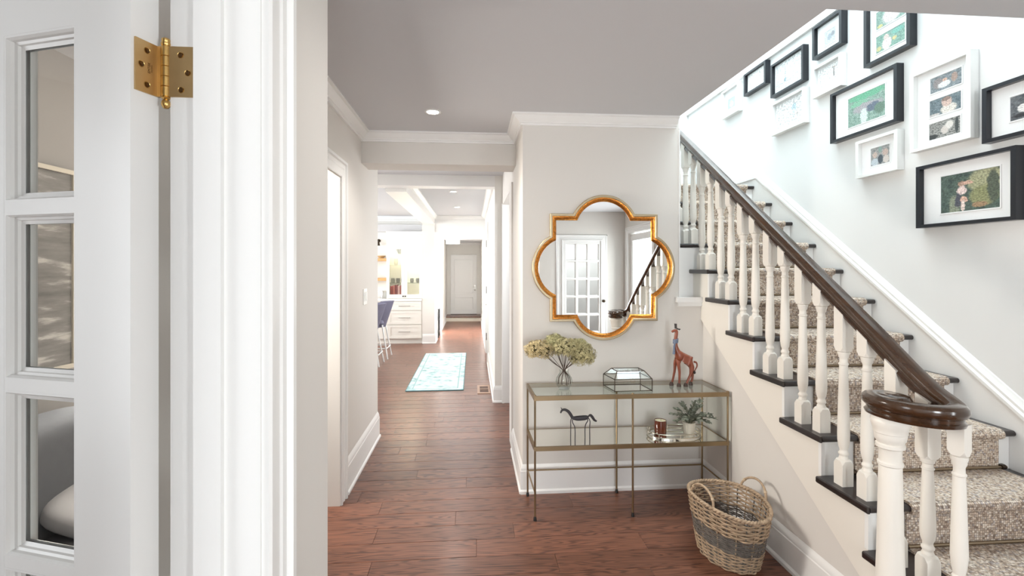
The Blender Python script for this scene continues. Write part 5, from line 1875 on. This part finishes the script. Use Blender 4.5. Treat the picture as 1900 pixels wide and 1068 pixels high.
for i, c in enumerate(cols):
    x = -1.575 + i * 0.047
    b = thing('book', 'red book, %s from the left at the bottom of the hutch' % ('first', 'second', 'third', 'fourth', 'fifth')[i], 'book', (x, 9.66, 0.9005), 0, 'red books at the bottom of the hutch')
    hgt = 0.20 + 0.012 * (i % 3)
    B('cover', mat('red_book_cover_' + 'abcde'[i], c, 0.6), -0.021, 0.021, -0.07, 0.07, 0, hgt, b)
    B('pages', M['matboard'], -0.017, 0.017, -0.066, 0.068, hgt, hgt + 0.0015, b)
can = thing('canister', 'brushed grey canister on the worktop beside the hutch', 'canister', (-1.735, 9.66, 0.861))
MB().lathe([(0.070, 0.001), (0.072, 0.004), (0.072, 0.120), (0.070, 0.123)], n=28).build('body', mat('brushed_grey_steel', (0.50, 0.50, 0.48), 0.4, 0.6), can, 40)
MB().lathe([(0.074, 0.1235), (0.074, 0.138), (0.06, 0.142), (0.001, 0.142)], n=28).build('lid', M['nickel'], can, 40)
for z, lab in ((1.585, 'upper honey oak floating shelf left of the hutch'), (1.20, 'lower honey oak floating shelf left of the hutch')):
    o = B('floating_shelf', M['shelfwood'], -2.9, -1.665, 9.60, 9.828, z, z + 0.055)
    bevel(o, 0.004)
    tag(o, lab, 'shelf', 'oak shelves beside the hutch')
    if z > 1.5:
        pb = MB().lathe([(0.04, 0.001), (0.05, 0.012), (0.085, 0.05), (0.082, 0.05), (0.045, 0.016)], n=24).build('serving_bowl', mat('wooden_bowl', (0.60, 0.40, 0.20), 0.5), None, 40)
        pb.location = (-1.79, 9.71, z + 0.055)
        tag(pb, 'small wooden bowl on the upper oak shelf', 'bowl')
sc_ = thing('wall_sconce', 'small dark wall sconce above the oak shelves', 'wall light', (-1.86, 9.828, 1.99))
MB().lathe([(0.035, 0), (0.035, 0.008)], n=16).build('back_plate', M['bronze_dark'], sc_, 40).rotation_euler = (PI / 2, 0, 0)
MB().tube([(0, -0.008, 0), (0, -0.08, 0.01), (0, -0.10, -0.02)], 0.007, 8).build('arm', M['bronze_dark'], sc_, 60)
MB().lathe([(0.045, -0.10), (0.030, -0.03), (0.012, -0.015)], (0, -0.10, 0), 16).build('shade', M['bronze_dark'], sc_, 40)

# island and stools
isl = thing('kitchen_island', 'cream kitchen island with a white worktop mostly hidden by the left wall', 'kitchen island', (-2.6, 7.4, ZF))
B('base_unit', K, -0.55, 0.55, -1.0, 1.0, 0.002, 0.86, isl)
bevel(B('worktop', M['counter'], -0.6, 0.86, -1.05, 1.05, 0.86, 0.90, isl), 0.004)


def stool():
    t = thing('bar_stool', 'x', 'bar stool')
    # curved shell back: faces -u (towards the island)
    mb = MB()
    rs = []
    for j in range(9):
        v = j / 8
        z = 0.50 + 0.42 * v
        half = 0.215 * (1 - 0.28 * max(0, v - 0.55) ** 1.4 / 0.45 ** 1.4 * 0.9)
        row, row2 = [], []
        for k in range(11):
            s_ = -1 + 2 * k / 10
            x = 0.13 + 0.14 * v - 0.22 * s_ * s_
            row.append((x, half * s_, z - 0.02 * abs(s_) ** 3))
        for k in range(10, -1, -1):
            s_ = -1 + 2 * k / 10
            x = 0.13 + 0.14 * v - 0.22 * s_ * s_ - 0.030
            row2.append((x, half * s_ * 0.93, z - 0.02 * abs(s_) ** 3))
        rs.append(row + row2)
    mb.rings(rs, True)
    mb.build('backrest', M['velvet'], t, 50)
    inst('seat', cushion_mesh('seat', 0.19, 0.185, 0.05, M['velvet'], 4), t, (-0.07, 0, 0.58))
    for sx, sy in ((-1, -1), (-1, 1), (1, -1), (1, 1)):
        lg = MB().tube([(0.10 * sx, 0.13 * sy, 0.54), (0.195 * sx, 0.195 * sy, ZF + 0.0045)], [0.013, 0.011], 10).build('leg', M['white_leg'], t, 60)
    for a, b in (((-1, -1), (-1, 1)), ((1, -1), (1, 1)), ((-1, -1), (1, -1)), ((-1, 1), (1, 1))):
        MB().tube([(0.177 * a[0], 0.177 * a[1], 0.17), (0.177 * b[0], 0.177 * b[1], 0.17)], 0.009, 8).build('footrest', M['white_leg'], t, 60)
    return t


s1 = stool()
s1.location = (-1.565, 7.45, 0)
tag(s1, 'slate velvet bar stool nearest, half hidden by the left hall wall', 'bar stool', 'velvet bar stools at the island')
s2 = copy_tree(s1)
s2.location = (-1.545, 8.05, 0)
tag(s2, 'slate velvet bar stool farther back, beside the hutch drawers', 'bar stool', 'velvet bar stools at the island')

# black metal framed plant-less side stand past the hutch corner
bs = thing('side_stand', 'low black metal framed stand with pale top past the hutch corner', 'stand', (-0.80, 10.35, ZF))
for x in (-0.09, 0.09):
    for y in (-0.16, 0.16):
        B('leg', M['rubber'], x - 0.012, x + 0.012, y - 0.012, y + 0.012, 0.002, 0.58, bs)
B('top_frame', M['rubber'], -0.105, 0.105, -0.175, 0.175, 0.58, 0.60, bs)
B('top', M['counter'], -0.10, 0.10, -0.17, 0.17, 0.60, 0.612, bs)
B('lower_shelf', M['rubber'], -0.10, 0.10, -0.17, 0.17, 0.10, 0.12, bs)
B('storage_box', M['black'], -0.085, 0.085, -0.15, 0.15, 0.38, 0.50, bs)
B('middle_shelf', M['rubber'], -0.10, 0.10, -0.17, 0.17, 0.36, 0.38, bs)
